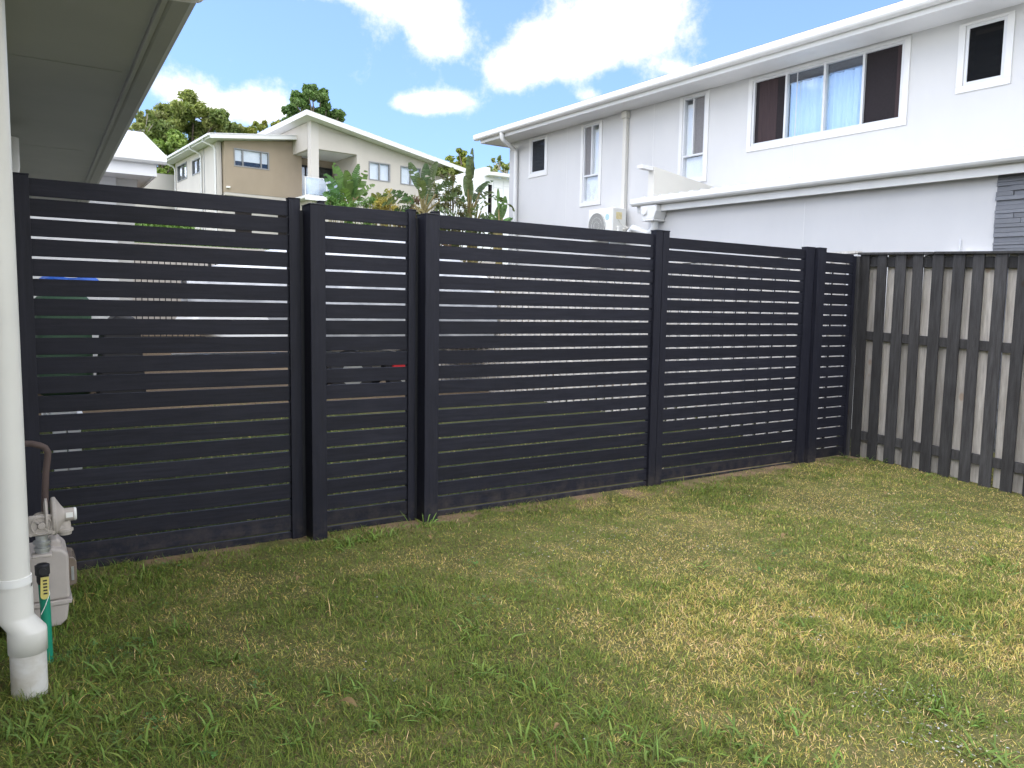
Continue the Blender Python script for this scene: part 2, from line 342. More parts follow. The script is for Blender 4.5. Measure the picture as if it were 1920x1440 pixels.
def ground_mat():
    mt, n, p = newmat('soil_and_thatch')
    g = N(n, 'ShaderNodeNewGeometry'); 
    n1 = N(n, 'ShaderNodeTexNoise', Scale=1.6, Detail=6.0, Roughness=.6); n2 = N(n, 'ShaderNodeTexNoise', Scale=45.0, Detail=6.0, Roughness=.7)
    n3 = N(n, 'ShaderNodeTexNoise', Scale=.5, Detail=4.0)
    for q in (n1, n2, n3): n.links.new(g.outputs['Position'], q.inputs['Vector'])
    c1 = N(n, 'ShaderNodeValToRGB'); e = c1.color_ramp.elements
    e[0].position = .3; e[0].color = (.055,.046,.026,1); e[1].position = .75; e[1].color = (.27,.20,.11,1)
    k = e.new(.52); k.color = (.125,.125,.045,1)
    n.links.new(math_(n, 'ADD', math_(n, 'MULTIPLY', n1.outputs['Fac'], .45), math_(n, 'MULTIPLY', n2.outputs['Fac'], .55)), c1.inputs[0])
    # grassy bank and hill farther away
    c2 = N(n, 'ShaderNodeValToRGB'); e = c2.color_ramp.elements; e[0].position = .35; e[0].color = (.06,.10,.02,1); e[1].position = .7; e[1].color = (.14,.17,.05,1)
    n.links.new(math_(n, 'ADD', math_(n, 'MULTIPLY', n3.outputs['Fac'], .5), math_(n, 'MULTIPLY', n2.outputs['Fac'], .5)), c2.inputs[0])
    # bare brown earth in the neighbour's yard
    c3 = N(n, 'ShaderNodeValToRGB'); e = c3.color_ramp.elements; e[0].position = .35; e[0].color = (.09,.065,.040,1); e[1].position = .7; e[1].color = (.23,.175,.115,1)
    n.links.new(n2.outputs['Fac'], c3.inputs[0])
    sp = N(n, 'ShaderNodeSeparateXYZ'); n.links.new(g.outputs['Position'], sp.inputs[0])
    yy = math_(n, 'ADD', sp.outputs[1], math_(n, 'MULTIPLY', n1.outputs['Fac'], 2.0))
    def ss(v, a, b):
        q = N(n, 'ShaderNodeMapRange'); q.interpolation_type = 'SMOOTHSTEP'; q.inputs['From Min'].default_value = a; q.inputs['From Max'].default_value = b
        n.links.new(v, q.inputs['Value']); return q.outputs[0]
    mA = N(n, 'ShaderNodeMix', data_type='RGBA'); n.links.new(ss(yy, 9.5, 11.0), mA.inputs['Factor']); n.links.new(c1.outputs[0], mA.inputs['A']); n.links.new(c3.outputs[0], mA.inputs['B'])
    # worn bare soil under the fence line; fence shade painted into the soil beyond it
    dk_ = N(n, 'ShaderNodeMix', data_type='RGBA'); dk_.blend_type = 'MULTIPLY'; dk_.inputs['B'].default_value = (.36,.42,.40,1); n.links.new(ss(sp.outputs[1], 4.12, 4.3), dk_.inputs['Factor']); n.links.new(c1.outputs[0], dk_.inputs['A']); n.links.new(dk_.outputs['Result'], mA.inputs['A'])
    bs = N(n, 'ShaderNodeMix', data_type='RGBA'); bs.inputs['B'].default_value = (.24,.165,.105,1); n.links.new(mA.outputs['Result'], bs.inputs['A'])
    fl = math_(n, 'MULTIPLY', ss(sp.outputs[1], 3.78, 3.95), ss(sp.outputs[1], 4.25, 4.12))
    n4 = N(n, 'ShaderNodeTexNoise', Scale=3.0, Detail=4.0); n.links.new(g.outputs['Position'], n4.inputs['Vector'])
    n.links.new(math_(n, 'MULTIPLY', fl, ss(n4.outputs['Fac'], .42, .56)), bs.inputs['Factor']); mA = bs
    mB = N(n, 'ShaderNodeMix', data_type='RGBA'); n.links.new(ss(sp.outputs[1], 19.2, 19.8), mB.inputs['Factor']); n.links.new(mA.outputs['Result'], mB.inputs['A']); n.links.new(c2.outputs[0], mB.inputs['B'])
    n.links.new(mB.outputs['Result'], p.inputs['Base Color']); p.inputs['Roughness'].default_value = .95; p.inputs['Specular IOR Level'].default_value = .1
    bp = N(n, 'ShaderNodeBump', Strength=.8, Distance=.02); n.links.new(n2.outputs['Fac'], bp.inputs['Height']); n.links.new(bp.outputs[0], p.inputs['Normal'])
    return mt
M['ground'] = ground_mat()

# ------------------------------------------------------------------ ground
def sm(a, b, x):
    t = np.clip((x-a)/(b-a), 0, 1); return t*t*(3-2*t)
_ph = rng.uniform(0, 6.28, (14, 2)); _fr = rng.uniform(.8, 5, 14); _an = rng.uniform(0, 6.28, 14)
def lump(x, y):
    z = 0*x
    for i in range(14):
        z = z + np.sin((x*np.cos(_an[i])+y*np.sin(_an[i]))*_fr[i]+_ph[i, 0])/(_fr[i]+1)
    return z*.012
def gz(x, y):
    x = np.asarray(x, float); y = np.asarray(y, float)
    z = -0.032*np.clip(4.1-y, 0, 6)*np.clip(x/6, 0, 1.2)
    near = np.clip(1-np.abs(y-4.1)/.5, 0, 1)
    z = z + lump(x, y)*(1-.7*near)*(y < 13)
    z = z + .55*sm(13, 19, y) + 2.0*sm(19.5, 19.9, y) + 1.3*(1-.95*sm(4, 6.5, x))*sm(20, 27, y) + .055*np.clip(y-30, 0, 120)
    z = z + .02*np.clip(-4-x, 0, 0)
    return z
gx = np.unique(np.concatenate([np.linspace(-300, -8, 14), np.linspace(-8, 12, 161), np.linspace(12, 300, 16)]))
gy = np.unique(np.concatenate([np.linspace(-120, -4, 8), np.linspace(-4, 8, 111), np.linspace(8, 19.5, 30), np.linspace(19.5, 19.9, 3), np.linspace(19.9, 28, 12), np.linspace(28, 420, 26)]))
GX, GY = np.meshgrid(gx, gy); GZ = gz(GX, GY)
V = np.stack([GX.ravel(), GY.ravel(), GZ.ravel()], 1); nx, ny = len(gx), len(gy)
ii = (np.arange(ny-1)[:, None]*nx+np.arange(nx-1)[None, :]).ravel()
F4 = np.stack([ii, ii+1, ii+1+nx, ii+nx], 1).ravel()
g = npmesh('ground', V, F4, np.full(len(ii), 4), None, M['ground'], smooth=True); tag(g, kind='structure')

# ------------------------------------------------------------------ grass
def patch(x, y, s=1.0, seed=0):
    r_ = np.random.default_rng(100+seed); z = 0*x
    for i in range(10):
        a = r_.uniform(0, 6.28); f = r_.uniform(.6, 3.2)*s; z = z+np.sin((x*np.cos(a)+y*np.sin(a))*f+r_.uniform(0, 6.28))*r_.uniform(.5, 1)
    return z/3.0
def blades(x, y, L, wd, lean, colr, name, label, cat, zf=gz, curl=.5, sink=.004):
    n = len(x); a = rng.uniform(0, 6.283, n); z = zf(x, y)-sink
    ca, sa = np.cos(a), np.sin(a)
    d = np.stack([ca, sa], 1); s_ = np.stack([-sa, ca], 1)
    l1 = L*.5; up1 = np.cos(lean)*l1; h1 = np.sin(lean)*l1
    le2 = np.minimum(lean+curl*rng.uniform(.2, 1.4, n), 1.75)
    up2 = up1+np.cos(le2)*L*.5; h2 = h1+np.sin(le2)*L*.5
    tw = rng.uniform(-.5, .5, n)
    def P(h, u, side, wfac):
        off = s_*(side*wd*wfac)[:, None]
        return np.stack([x+d[:, 0]*h+off[:, 0], y+d[:, 1]*h+off[:, 1], z+u+side*tw*wd*.6], 1)
    o = np.ones(n)
    V = np.stack([P(0*h1, 0*up1, -o, .45), P(0*h1, 0*up1, o, .45), P(h1, up1, o, .5), P(h1, up1, -o, .5), P(h2, np.maximum(up2, .002), 0*o, 0)], 1).reshape(-1, 3)
    b = np.arange(n)[:, None]*5
    f = np.concatenate([b+np.array([[0, 1, 2, 3]]), b+np.array([[3, 2, 4]])], 1).ravel()
    sizes = np.tile([4, 3], n)
    cc = np.repeat(colr, 5, 0)
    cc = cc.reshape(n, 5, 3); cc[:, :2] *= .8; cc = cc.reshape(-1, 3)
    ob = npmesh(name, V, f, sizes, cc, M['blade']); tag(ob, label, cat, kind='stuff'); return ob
GREEN = np.array([.155,.215,.042]); DEEP = np.array([.085,.155,.028]); YEL = np.array([.43,.39,.115]); STRAW = np.array([.60,.47,.25]); BROWN = np.array([.16,.10,.06])
def lawn_colour(x, y, n):
    dry = patch(x, y, 1.2, 1)*.13 + patch(x, y, 3.5, 2)*.26 + patch(x, y, 22, 14)*.22 + patch(x, y, 50, 15)*.12 + .34*np.clip((x-.7)/3.2, 0, 1) - .55*np.exp(-((4.05-y)/.32)**2)*(.5+.5*(patch(x, y, 2.5, 5) > 0)) \
          - .25*np.exp(-(x/.6)**2) + .30*patch(x, y, 9, 12) + .14
    r1 = rng.uniform(0, 1, n); c = np.where((r1 < np.clip(dry, 0.04, .95))[:, None], YEL, GREEN)
    c = np.where((rng.uniform(0, 1, n) < .22-.3*dry)[:, None], DEEP, c)
    c = np.where((rng.uniform(0, 1, n) < np.clip(dry-.12, .03, .8)*.30)[:, None], STRAW, c)
    c = np.where((rng.uniform(0, 1, n) < .035)[:, None], BROWN, c)
    return c*np.array([1.16, 1.06, 1.0])*rng.uniform(.7, 1.3, (n, 1))*rng.uniform(.9, 1.1, (n, 3)), dry
def scatter(n, x0, x1, y0, y1):
    return rng.uniform(x0, x1, n), rng.uniform(y0, y1, n)
n = 720000
# more blades near the camera, thinner farther out; all in world space on the real lawn
x, y = scatter(n, -.3, 7.2, .7, 4.12)
keep = rng.uniform(0, 1, n) < np.clip(1.3-np.hypot(x, y)*.12, .42, 1)
keep &= (x*.545+y*.838 > .55) & ((x*.838-y*.545) < 0.72*(x*.545+y*.838)+.4) & ~((x > 6.22) & (y < 4.2) & False)
bare = (patch(x, y, 2.4, 7)+patch(x, y, 6.0, 8)*.6) > 1.75; keep &= ~(bare & (rng.uniform(0, 1, n) < .8))
fedge = (y > 3.98+.05*patch(x, y, 4, 9)); keep &= ~(fedge & (patch(x, y, 3, 4) > -.15) & (rng.uniform(0, 1, n) < .85))
x, y = x[keep], y[keep]; n = len(x)
c, dry = lawn_colour(x, y, n)
tall = np.clip(.95+.45*patch(x, y, 1.6, 3)-.85*dry+.45*np.exp(-(x/.9)**2), .45, 2.0)
L = rng.gamma(5, .0042, n)*tall+.006
blades(x, y, L, rng.uniform(.0009, .0021, n)*(1+.10*np.hypot(x, y)), rng.uniform(.35, 1.45, n), c, 'lawn_grass', 'short patchy green and straw lawn in front of the charcoal fence', 'grass')
# broad bladed tufts (crabgrass) standing out of the lawn
tx, ty = [], []
TUFTS = [(900, 1270, 26), (820, 1340, 30), (1000, 1400, 30), (700, 1360, 26), (640, 1300, 22), (560, 1390, 26), (480, 1330, 20), (1180, 1390, 26), (1240, 1420, 28),
         (1350, 1380, 26), (1490, 1350, 24), (1420, 1420, 28), (1560, 1440, 20), (1750, 1310, 36), (1800, 1330, 30), (1840, 1390, 20), (1120, 1350, 18), (330, 1180, 26), (280, 1220, 24), (300, 1260, 30), (210, 1260, 26),
         (160, 1300, 30), (130, 1330, 30), (220, 1350, 30), (90, 1340, 26), (60, 1400, 34), (120, 1420, 34), (30, 1380, 30), (260, 1420, 26), (380, 1380, 26), (430, 1240, 22), (880, 1180, 18), (880, 1205, 16),
         (655, 1020, 26), (690, 1015, 26), (720, 1008, 22), (640, 1030, 20), (1020, 1300, 16), (1890, 1050, 18), (1870, 1045, 14), (1100, 1410, 24), (1650, 1100, 8), (340, 1320, 18), (180, 1200, 18), (1320, 1060, 12), (1900, 1420, 20), (960, 1130, 8), (1500, 1180, 10),
         (1620, 865, 20), (1660, 868, 18), (1590, 862, 16), (1740, 890, 14), (800, 985, 14), (770, 990, 10), (560, 1025, 8), (200, 1090, 16), (260, 1080, 14), (150, 1110, 18)]
X, Y, S, A = [], [], [], []
for (px, py, k) in TUFTS:
    p = onZ(px, py, 0); k = int(k*1.1)
    X += list(p.x+rng.normal(0, .035, k)); Y += list(p.y+rng.normal(0, .035, k)); S += list(rng.uniform(.6, 1.3, k))
X, Y, S = map(np.array, (X, Y, S)); ok = Y < 4.07; X, Y, S = X[ok], Y[ok], S[ok]; n = len(X)
cc = np.array([.14,.215,.045])*rng.uniform(.7, 1.4, (n, 1))*rng.uniform(.9, 1.12, (n, 3))
blades(X, Y, .085*S, rng.uniform(.004, .0075, n), rng.uniform(.5, 1.4, n), cc, 'tall_grass', 'tufts of broad bladed grass standing above the mown lawn', 'grass', curl=.6)
# clover and small broad-leaved weeds
def clover(n0):
    x, y = scatter(n0, -.2, 6.2, .9, 4.0)
    k = (.6*patch(x, y, 2.0, 21)+.9*np.exp(-(x/.9)**2)+1.0*patch(x, y, 7, 22)) > 1.35; x, y = x[k], y[k]
    n = len(x); a = rng.uniform(0, 6.283, n); s = rng.uniform(.004, .008, n); h = rng.uniform(.006, .026, n); z = gz(x, y)+h
    V = []; tl = rng.uniform(-.35, .35, (n, 2))
    for j in range(3):
        t = a+j*2.094
        for (r_, dt) in ((0, 0), (1, -.55), (1.45, 0), (1, .55)):
            dx, dy = np.cos(t+dt)*s*r_, np.sin(t+dt)*s*r_
            V.append(np.stack([x+dx, y+dy, z+dx*tl[:, 0]+dy*tl[:, 1]+r_*s*.15], 1))
    V = np.stack(V, 1).reshape(-1, 3); b = np.arange(n)[:, None]*12
    f = (b+np.arange(12)[None, :]).ravel()
    cc = np.repeat(np.array([.075,.15,.042])*rng.uniform(.6, 1.5, (n, 1))*rng.uniform(.9, 1.15, (n, 3)), 12, 0)
    o = npmesh('clover', V, f, np.full(n*3, 4), cc, M['blade']); tag(o, 'low clover leaves spreading through the lawn', 'clover', kind='stuff')
clover(30000)
# pale dry flakes, pebbles and soil crumbs
def litter():
    X, Y = [], []
    for (px, py, sx, sy, k) in ((1210, 995, 60, 14, 90), (1020, 1035, 50, 14, 90), (1100, 1010, 50, 16, 70), (1350, 1025, 25, 6, 50), (1600, 935, 90, 14, 160), (1680, 965, 80, 16, 160), (1780, 1010, 60, 12, 70),
                                (1640, 1290, 26, 16, 90), (1730, 1290, 26, 18, 90), (1760, 1360, 50, 26, 140), (1830, 1400, 40, 24, 110), (1520, 1150, 30, 12, 26), (1540, 1180, 40, 12, 22), (700, 1270, 22, 10, 16), (1780, 1170, 40, 20, 26),
                                (250, 1340, 60, 20, 8), (1100, 1050, 120, 20, 60), (880, 1250, 200, 90, 16), (1500, 1250, 200, 90, 30), (1300, 1100, 260, 90, 50)):
        for _ in range(int(k*.5)):
            p = onZ(px+random.gauss(0, sx), py+random.gauss(0, sy), 0); X.append(p.x); Y.append(p.y)
    X, Y = np.array(X), np.array(Y); n = len(X); a = rng.uniform(0, 6.283, n); l = rng.uniform(.0025, .0065, n)*(1+.05*np.hypot(X, Y)); w_ = l*rng.uniform(.3, .7, n); z = gz(X, Y)+rng.uniform(.002, .014, n)
    ca, sa = np.cos(a), np.sin(a); V = []
    for (i, j, q) in ((-1, 0, 0), (0, -1, .3), (1, 0, 0), (0, 1, -.1), (0, 0, .55)):
        V.append(np.stack([X+ca*l*i-sa*w_*j, Y+sa*l*i+ca*w_*j, z+q*w_], 1))
    V = np.stack(V, 1).reshape(-1, 3); b = np.arange(n)[:, None]*5
    f = (b+np.array([[0, 1, 4, 1, 2, 4, 2, 3, 4, 3, 0, 4]])).ravel()
    pick = rng.integers(0, 4, n); pal = np.array([[.44,.44,.42], [.30,.30,.28], [.20,.21,.19], [.42,.36,.28]])
    cc = np.repeat(pal[pick]*rng.uniform(.7, 1.2, (n, 1)), 5, 0)
    tag(npmesh('leaf_litter', V, f, np.full(n*4, 3), cc, M['litter']), 'scatter of pale dry flakes and pebbles on the lawn', 'litter', kind='stuff')
litter()
# neighbour's grass seen between the slats, and the grassy bank behind
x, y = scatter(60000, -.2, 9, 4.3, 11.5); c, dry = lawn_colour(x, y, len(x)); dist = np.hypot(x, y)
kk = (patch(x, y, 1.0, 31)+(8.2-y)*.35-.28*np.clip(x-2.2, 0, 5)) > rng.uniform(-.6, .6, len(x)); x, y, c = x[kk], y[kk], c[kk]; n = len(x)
blades(x, y, rng.uniform(.03, .075, n), rng.uniform(.004, .008, n), rng.uniform(.3, 1.3, n), c*np.array([.42,.5,.5]), 'neighbour_grass', 'grass of the yard on the far side of the slat fence', 'grass')  # blade colour darkened to carry the shade beyond the fence
x, y = scatter(26000, -8, 12, 19.9, 27); n = len(x); c = np.array([.085,.15,.03])*rng.uniform(.6, 1.5, (n, 1))
blades(x, y, rng.uniform(.12, .35, n), rng.uniform(.02, .045, n), rng.uniform(.2, 1.2, n), c, 'bank_grass', 'bright green grass growing on the bank below the tan house', 'grass')

# fallen leaves
LEAVES = [(560, 1095, .022, .9), (652, 1340, .034, 2.2), (1470, 1005, .034, .3), (1500, 1265, .026, .2), (805, 1020, .024, 1.5), (1045, 1385, .018, .2), (1660, 925, .03, .5)]
LL = ['pale curled dead leaf left of the first wide fence post', 'long brown dead leaf at bottom centre left of the lawn', 'small tan leaf lying right of centre on dry lawn', 'tiny pale leaf low on the right of the lawn',
      'brown dead leaf upright in grass near second wide fence post', 'small brown leaf at the bottom centre of the lawn', 'tan dry leaf near the right end of the slat fence']
for (px, py, s, a), lb in zip(LEAVES, LL):
    p = onZ(px, py, 0); mb = MB(); z0 = float(gz(p.x, p.y))+.026; ca, sa = math.cos(a), math.sin(a); vs = []
    for i in range(7):
        t = i/6; w_ = s*.42*math.sin(math.pi*min(1, t*.92+.05))
        for j in (-1, 0, 1):
            lx = (t-.5)*2*s; ly = j*w_; vs.append((p.x+ca*lx-sa*ly, p.y+sa*lx+ca*ly, z0+abs(j)*w_*.5+.012*math.sin(t*3)))
    mb.add(vs, [(i*3+j, i*3+j+1, i*3+j+4, i*3+j+3) for i in range(6) for j in range(2)])
    tag(mb.build('fallen_leaf', M['dead_leaf']), lb, 'leaf', 'dead leaves on the lawn')

# ------------------------------------------------------------------ charcoal slat fence
YF = 4.10; PITCHZ = .0884; TOP = 1.802; SLH = .0768
def slats(mb, x0, x1, y=YF, top=TOP, n=20, base=0.0):
    for i in range(n+1):
        z1 = top-i*PITCHZ; z0 = z1-SLH
        if i == 0: pass
        if z0 < base-.02: z0 = base-.03
        if z1 < base+.01: break
        mb.tint = random.random(); t = .0085
        b = .0015
        mb.prism([(y-t, z0+b), (y-t+b, z0), (y+t-b, z0), (y+t, z0+b), (y+t, z1-b), (y+t-b, z1), (y-t+b, z1), (y-t, z1-b)], 'X', x0+random.uniform(-.001, .001), x1)
def upright(mb, x0, x1, y0, y1, z0, z1, cap=True):
    mb.tint = random.random(); mb.box(x0, x1, y0, y1, z0, z1)
    if cap: mb.tint = random.random(); mb.box(x0-.002, x1+.002, y0-.002, y1+.002, z1+.0005, z1+.006)
def grooved(mb, x0, x1, y0, y1, z0, z1):
    """extruded channel with a narrow groove down its face"""
    mb.tint = random.random(); xm = x0+(x1-x0)*.52
    mb.prism([(x0, y0), (xm-.002, y0), (xm-.002, y0+.006), (xm+.002, y0+.006), (xm+.002, y0), (x1, y0), (x1, y1), (x0, y1)], 'Z', z0, z1)
FG = 'charcoal slat fence panels'
# panel 1 : from the downpipe to the first wide post
f1 = thing('slat_fence_panel', 'wide charcoal slat fence panel at the left, running behind the downpipe', 'fence', (.65, YF, 0), FG)
mb = MB(); slats(mb, .085, 1.240); mb.build('slats', M['slat'], f1)
mb = MB(); upright(mb, -.100, .087, YF-.025, YF+.025, -.05, 1.812); mb.build('post', M['post'], f1, .0015)
mb = MB(); upright(mb, 1.236, 1.296, YF-.024, YF+.026, -.05, 1.814); mb.build('post', M['post'], f1, .0015)
# panel 2 : narrow gate-width panel between two wide posts
f2 = thing('slat_fence_panel', 'narrow slat fence panel between the two wide square posts', 'fence', (1.65, YF, 0), FG)
mb = MB(); slats(mb, 1.428, 1.925, top=1.800); mb.build('slats', M['slat'], f2)
mb = MB(); upright(mb, 1.400, 1.430, YF-.020, YF+.024, .0, 1.812); mb.build('side_channel', M['post'], f2, .0015)
mb = MB(); upright(mb, 1.922, 1.966, YF-.022, YF+.024, -.04, 1.810); mb.build('side_channel', M['post'], f2, .0015)
mb = MB(); mb.box(1.2965, 1.3175, YF-.004, YF+.015, -.05, 1.76); mb.build('dark_gap_strip', M['black_pl'], f1)  # black strip added so the narrow gap reads as dark shade
p_ = thing('fence_post', 'first wide square charcoal fence post, left of the narrow panel', 'fence post', (1.36, 4.04, 0), 'wide square fence posts')
mb = MB(); upright(mb, 1.318, 1.400, 3.985, YF+.02, -.06, 1.782, False); mb.build('post_body', M['post'], p_, .003, 2)
mb = MB(); mb.box(1.316, 1.402, 3.983, YF+.022, 1.7825, 1.789); mb.build('post_cap', M['black_pl'], p_, .002)
mb = MB(); mb.box(1.9665, 1.9895, YF-.004, YF+.015, -.05, 1.77); mb.build('dark_gap_strip', M['black_pl'], f2)  # same added black strip, darkening the gap at the second post
# panel 3
f3 = thing('slat_fence_panel', 'widest slat fence panel in the middle, right of the second wide post', 'fence', (3, YF, 0), FG)
mb = MB(); slats(mb, 2.118, 3.822, top=1.800); mb.build('slats', M['slat'], f3)
mb = MB(); upright(mb, 2.080, 2.120, YF-.022, YF+.026, -.04, 1.812); mb.build('side_channel', M['post'], f3, .0015)
mb = MB(); grooved(mb, 3.818, 3.945, YF-.03, YF+.026, -.05, 1.822); mb.tint = .2; mb.box(3.815, 3.948, YF-.033, YF+.029, 1.8225, 1.829); mb.build('post', M['post'], f3, .001)
p_ = thing('fence_post', 'second wide square charcoal fence post, right of the narrow panel', 'fence post', (2.03, 4.04, 0), 'wide square fence posts')
mb = MB(); upright(mb, 1.990, 2.080, 4.000, YF+.02, -.06, 1.786, False); mb.build('post_body', M['post'], p_, .003, 2)
mb = MB(); mb.box(1.988, 2.082, 3.998, YF+.022, 1.7865, 1.793); mb.build('post_cap', M['black_pl'], p_, .002)
# panel 4
f4 = thing('slat_fence_panel', 'slat fence panel right of the thin grooved post, below the white lower wall', 'fence', (4.7, YF, 0), FG)
mb = MB(); slats(mb, 3.947, 5.490, top=1.786); mb.build('slats', M['slat'], f4)
mb = MB(); upright(mb, 5.486, 5.590, YF-.028, YF+.026, -.04, 1.802); mb.build('post', M['post'], f4, .0015)
# panel 5
f5 = thing('slat_fence_panel', 'short last slat fence panel meeting the timber paling fence', 'fence', (5.9, YF, 0), FG)
mb = MB(); upright(mb, 5.596, 5.700, YF-.060, YF+.020, -.05, 1.800); mb.build('post', M['post'], f5, .002)
mb = MB(); slats(mb, 5.699, 6.150, top=1.778); mb.build('slats', M['slat'], f5)
mb = MB(); upright(mb, 6.148, 6.178, YF-.02, YF+.02, -.03, 1.765, False); mb.build('side_channel', M['post'], f5, .001)

# ------------------------------------------------------------------ timber paling fence on the boundary
XP = 6.25; PP = .157
def ptop(y): return 1.775+.045*(y-4.1)
def pbot(y): return float(gz(XP, y))+.0
def paling(mb, y0, y1, xa, xb, ztop, zbot):
    mb.tint = random.random(); e = random.uniform(-.004, .004); l = random.uniform(-.007, .007)
    mb.add([(xa,y0+l,zbot),(xb,y0+l,zbot),(xb,y1+l,zbot),(xa,y1+l,zbot),(xa,y0-l,ztop+e),(xb,y0-l,ztop+e),(xb,y1-l,ztop+e),(xa,y1-l,ztop+e)],
           [(0,3,2,1),(4,5,6,7),(0,1,5,4),(1,2,6,5),(2,3,7,6),(3,0,4,7)])
pf = thing('paling_fence', 'black stained timber paling fence at the right with grey palings showing between', 'fence', (XP, 2.9, 0), 'timber paling fences')
dk, gr_, rl = MB(), MB(), MB()
y = 4.075; ys = []
while y > -2.4:
    wd = .090+random.uniform(-.007, .006); ys.append(y)
    paling(dk, y-wd, y, XP-.019, XP-.001, ptop(y)+.003, -.03+pbot(y)+random.uniform(0, .02))
    paling(gr_, y-wd-.066, y-wd+.036+random.uniform(-.008,.002)-(.022 if len(ys) == 8 else 0), XP+.040, XP+.056, ptop(y)+.002, pbot(y)-.04)
    y -= PP
dk.build('front_palings', M['pal_dark'], pf, .0015, 1); gr_.build('back_palings', M['pal_grey'], pf, .0015, 1)
for (zc, hh) in ((-.055, .085), (1.085-1.775, .075), (.205-1.775, .075)):
    r_ = MB(); r_.tint = random.random()
    r_.add([(a, yy, ptop(yy)+zc+s*hh/2) for yy in (-2.45, 4.10) for a, s in ((XP, -1), (XP+.038, -1), (XP+.038, 1), (XP, 1))],
           [(0,1,2,3),(7,6,5,4),(0,4,5,1),(1,5,6,2),(2,6,7,3),(3,7,4,0)])
    r_.build('rail', M['pal_dark'], pf, .002, 1)
cp = MB()
for (ya, yb) in ((4.10, 3.44), (3.43, 1.35), (1.34, -2.4)):
    cp.tint = random.random(); o_ = random.uniform(0, .005)
    cp.add([(a, yy, ptop(yy)+.004+o_+s) for yy in (ya, yb) for a, s in ((XP-.035, 0), (XP+.075, 0), (XP+.075, .020), (XP-.035, .020))],
           [(0,1,2,3),(7,6,5,4),(0,4,5,1),(1,5,6,2),(2,6,7,3),(3,7,4,0)])
cp.build('capping', M['pal_dark'], pf, .002, 1)
pp = MB()
for yy in (4.085,): pp.box(XP-.045, XP-.0195, yy-.012, yy+.085, -.05, 1.765)
pp.tint = .5; pp.build('post', M['pal_dark'], pf, .003)
# unpainted continuation beyond the slat fence
pf2 = thing('paling_fence', 'bare timber paling fence continuing behind the slat fence towards the boat', 'fence', (XP, 9, 0), 'timber paling fences')
a_, b_, c_ = MB(), MB(), MB(); y = 4.22; M['pal_pale'] = basic('bare_pine', (.66,.63,.58), .9, .15, .0, 5, (9,9,.8), .4, 22, c2=(.48,.45,.41), tintamt=.15)
while y < 15.5:
    paling(a_, y, y+.115, XP-.019, XP-.001, 1.79, -.02); paling(b_, y+.1, y+.18, XP+.040, XP+.056, 1.785, -.02); y += PP
a_.build('front_palings', M['pal_pale'], pf2); b_.build('back_palings', M['pal_dark'], pf2)
for zc in (.24, 1.09, 1.735): c_.box(XP, XP+.038, 4.12, 15.6, zc-.037, zc+.037)
c_.build('rails', M['pal_grey'], pf2)
c_ = MB(); c_.box(XP-.035, XP+.075, 4.12, 15.6, 1.794, 1.815); c_.build('capping', M['pal_pale'], pf2)

# ------------------------------------------------------------------ own house at the left
oh = thing('white_house', 'near white house on the left, its soffit and gutter overhead', 'house', (-.1, 3, 0))
WX = -.105
mb = MB(); mb.wall('X', WX-.2, .2, 1.0, 12.0, -.1, 2.4); mb.build('wall', M['render_white'], oh)
def ex(y): return .0225*(y-3.3)
SZ = 2.40
def strip(mb, prof, y0=.5, y1=12.0):
    """eave section (x offset from wall, z) swept along the slightly splayed eave line"""
    n = len(prof)
    mb.add([(px_+(ex(y) if px_ > .3 else 0), y, pz) for y in (y0, y1) for px_, pz in prof],
           [tuple(range(n)), tuple(range(2*n-1, n-1, -1))]+[(i, n+i, n+(i+1) % n, (i+1) % n) for i in range(n)])
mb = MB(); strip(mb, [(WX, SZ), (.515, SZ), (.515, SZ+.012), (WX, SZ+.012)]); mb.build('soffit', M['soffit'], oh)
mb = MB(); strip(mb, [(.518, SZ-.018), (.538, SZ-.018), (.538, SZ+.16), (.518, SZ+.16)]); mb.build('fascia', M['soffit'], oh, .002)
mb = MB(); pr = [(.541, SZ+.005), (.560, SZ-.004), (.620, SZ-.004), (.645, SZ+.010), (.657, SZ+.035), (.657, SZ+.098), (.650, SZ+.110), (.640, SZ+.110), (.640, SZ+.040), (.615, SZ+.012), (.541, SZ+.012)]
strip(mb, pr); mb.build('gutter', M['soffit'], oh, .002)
mb = MB(); mb.add([(WX, .5, SZ+.14), (.64, .5, SZ+.13), (.64+ex(10.2), 12.0, SZ+.13), (WX-2.5, 12.0, SZ+1.1), (WX-2.5, .5, SZ+1.1), (WX, 12.0, SZ+.14)], [(0, 1, 2, 5), (0, 5, 3, 4)]); mb.build('roof', M['roof_metal'], oh)
mb = MB(); strip(mb, [(.30, SZ-.0035), (.304, SZ-.0035), (.304, SZ-.0005), (.30, SZ-.0005)]) if False else None
for yy in (2.0, 4.4, 6.8, 9.2): mb = MB(); mb.box(WX, .51, yy-.005, yy+.005, SZ-.0022, SZ-.0006); mb.build('soffit_joint', M['soffit'], oh)
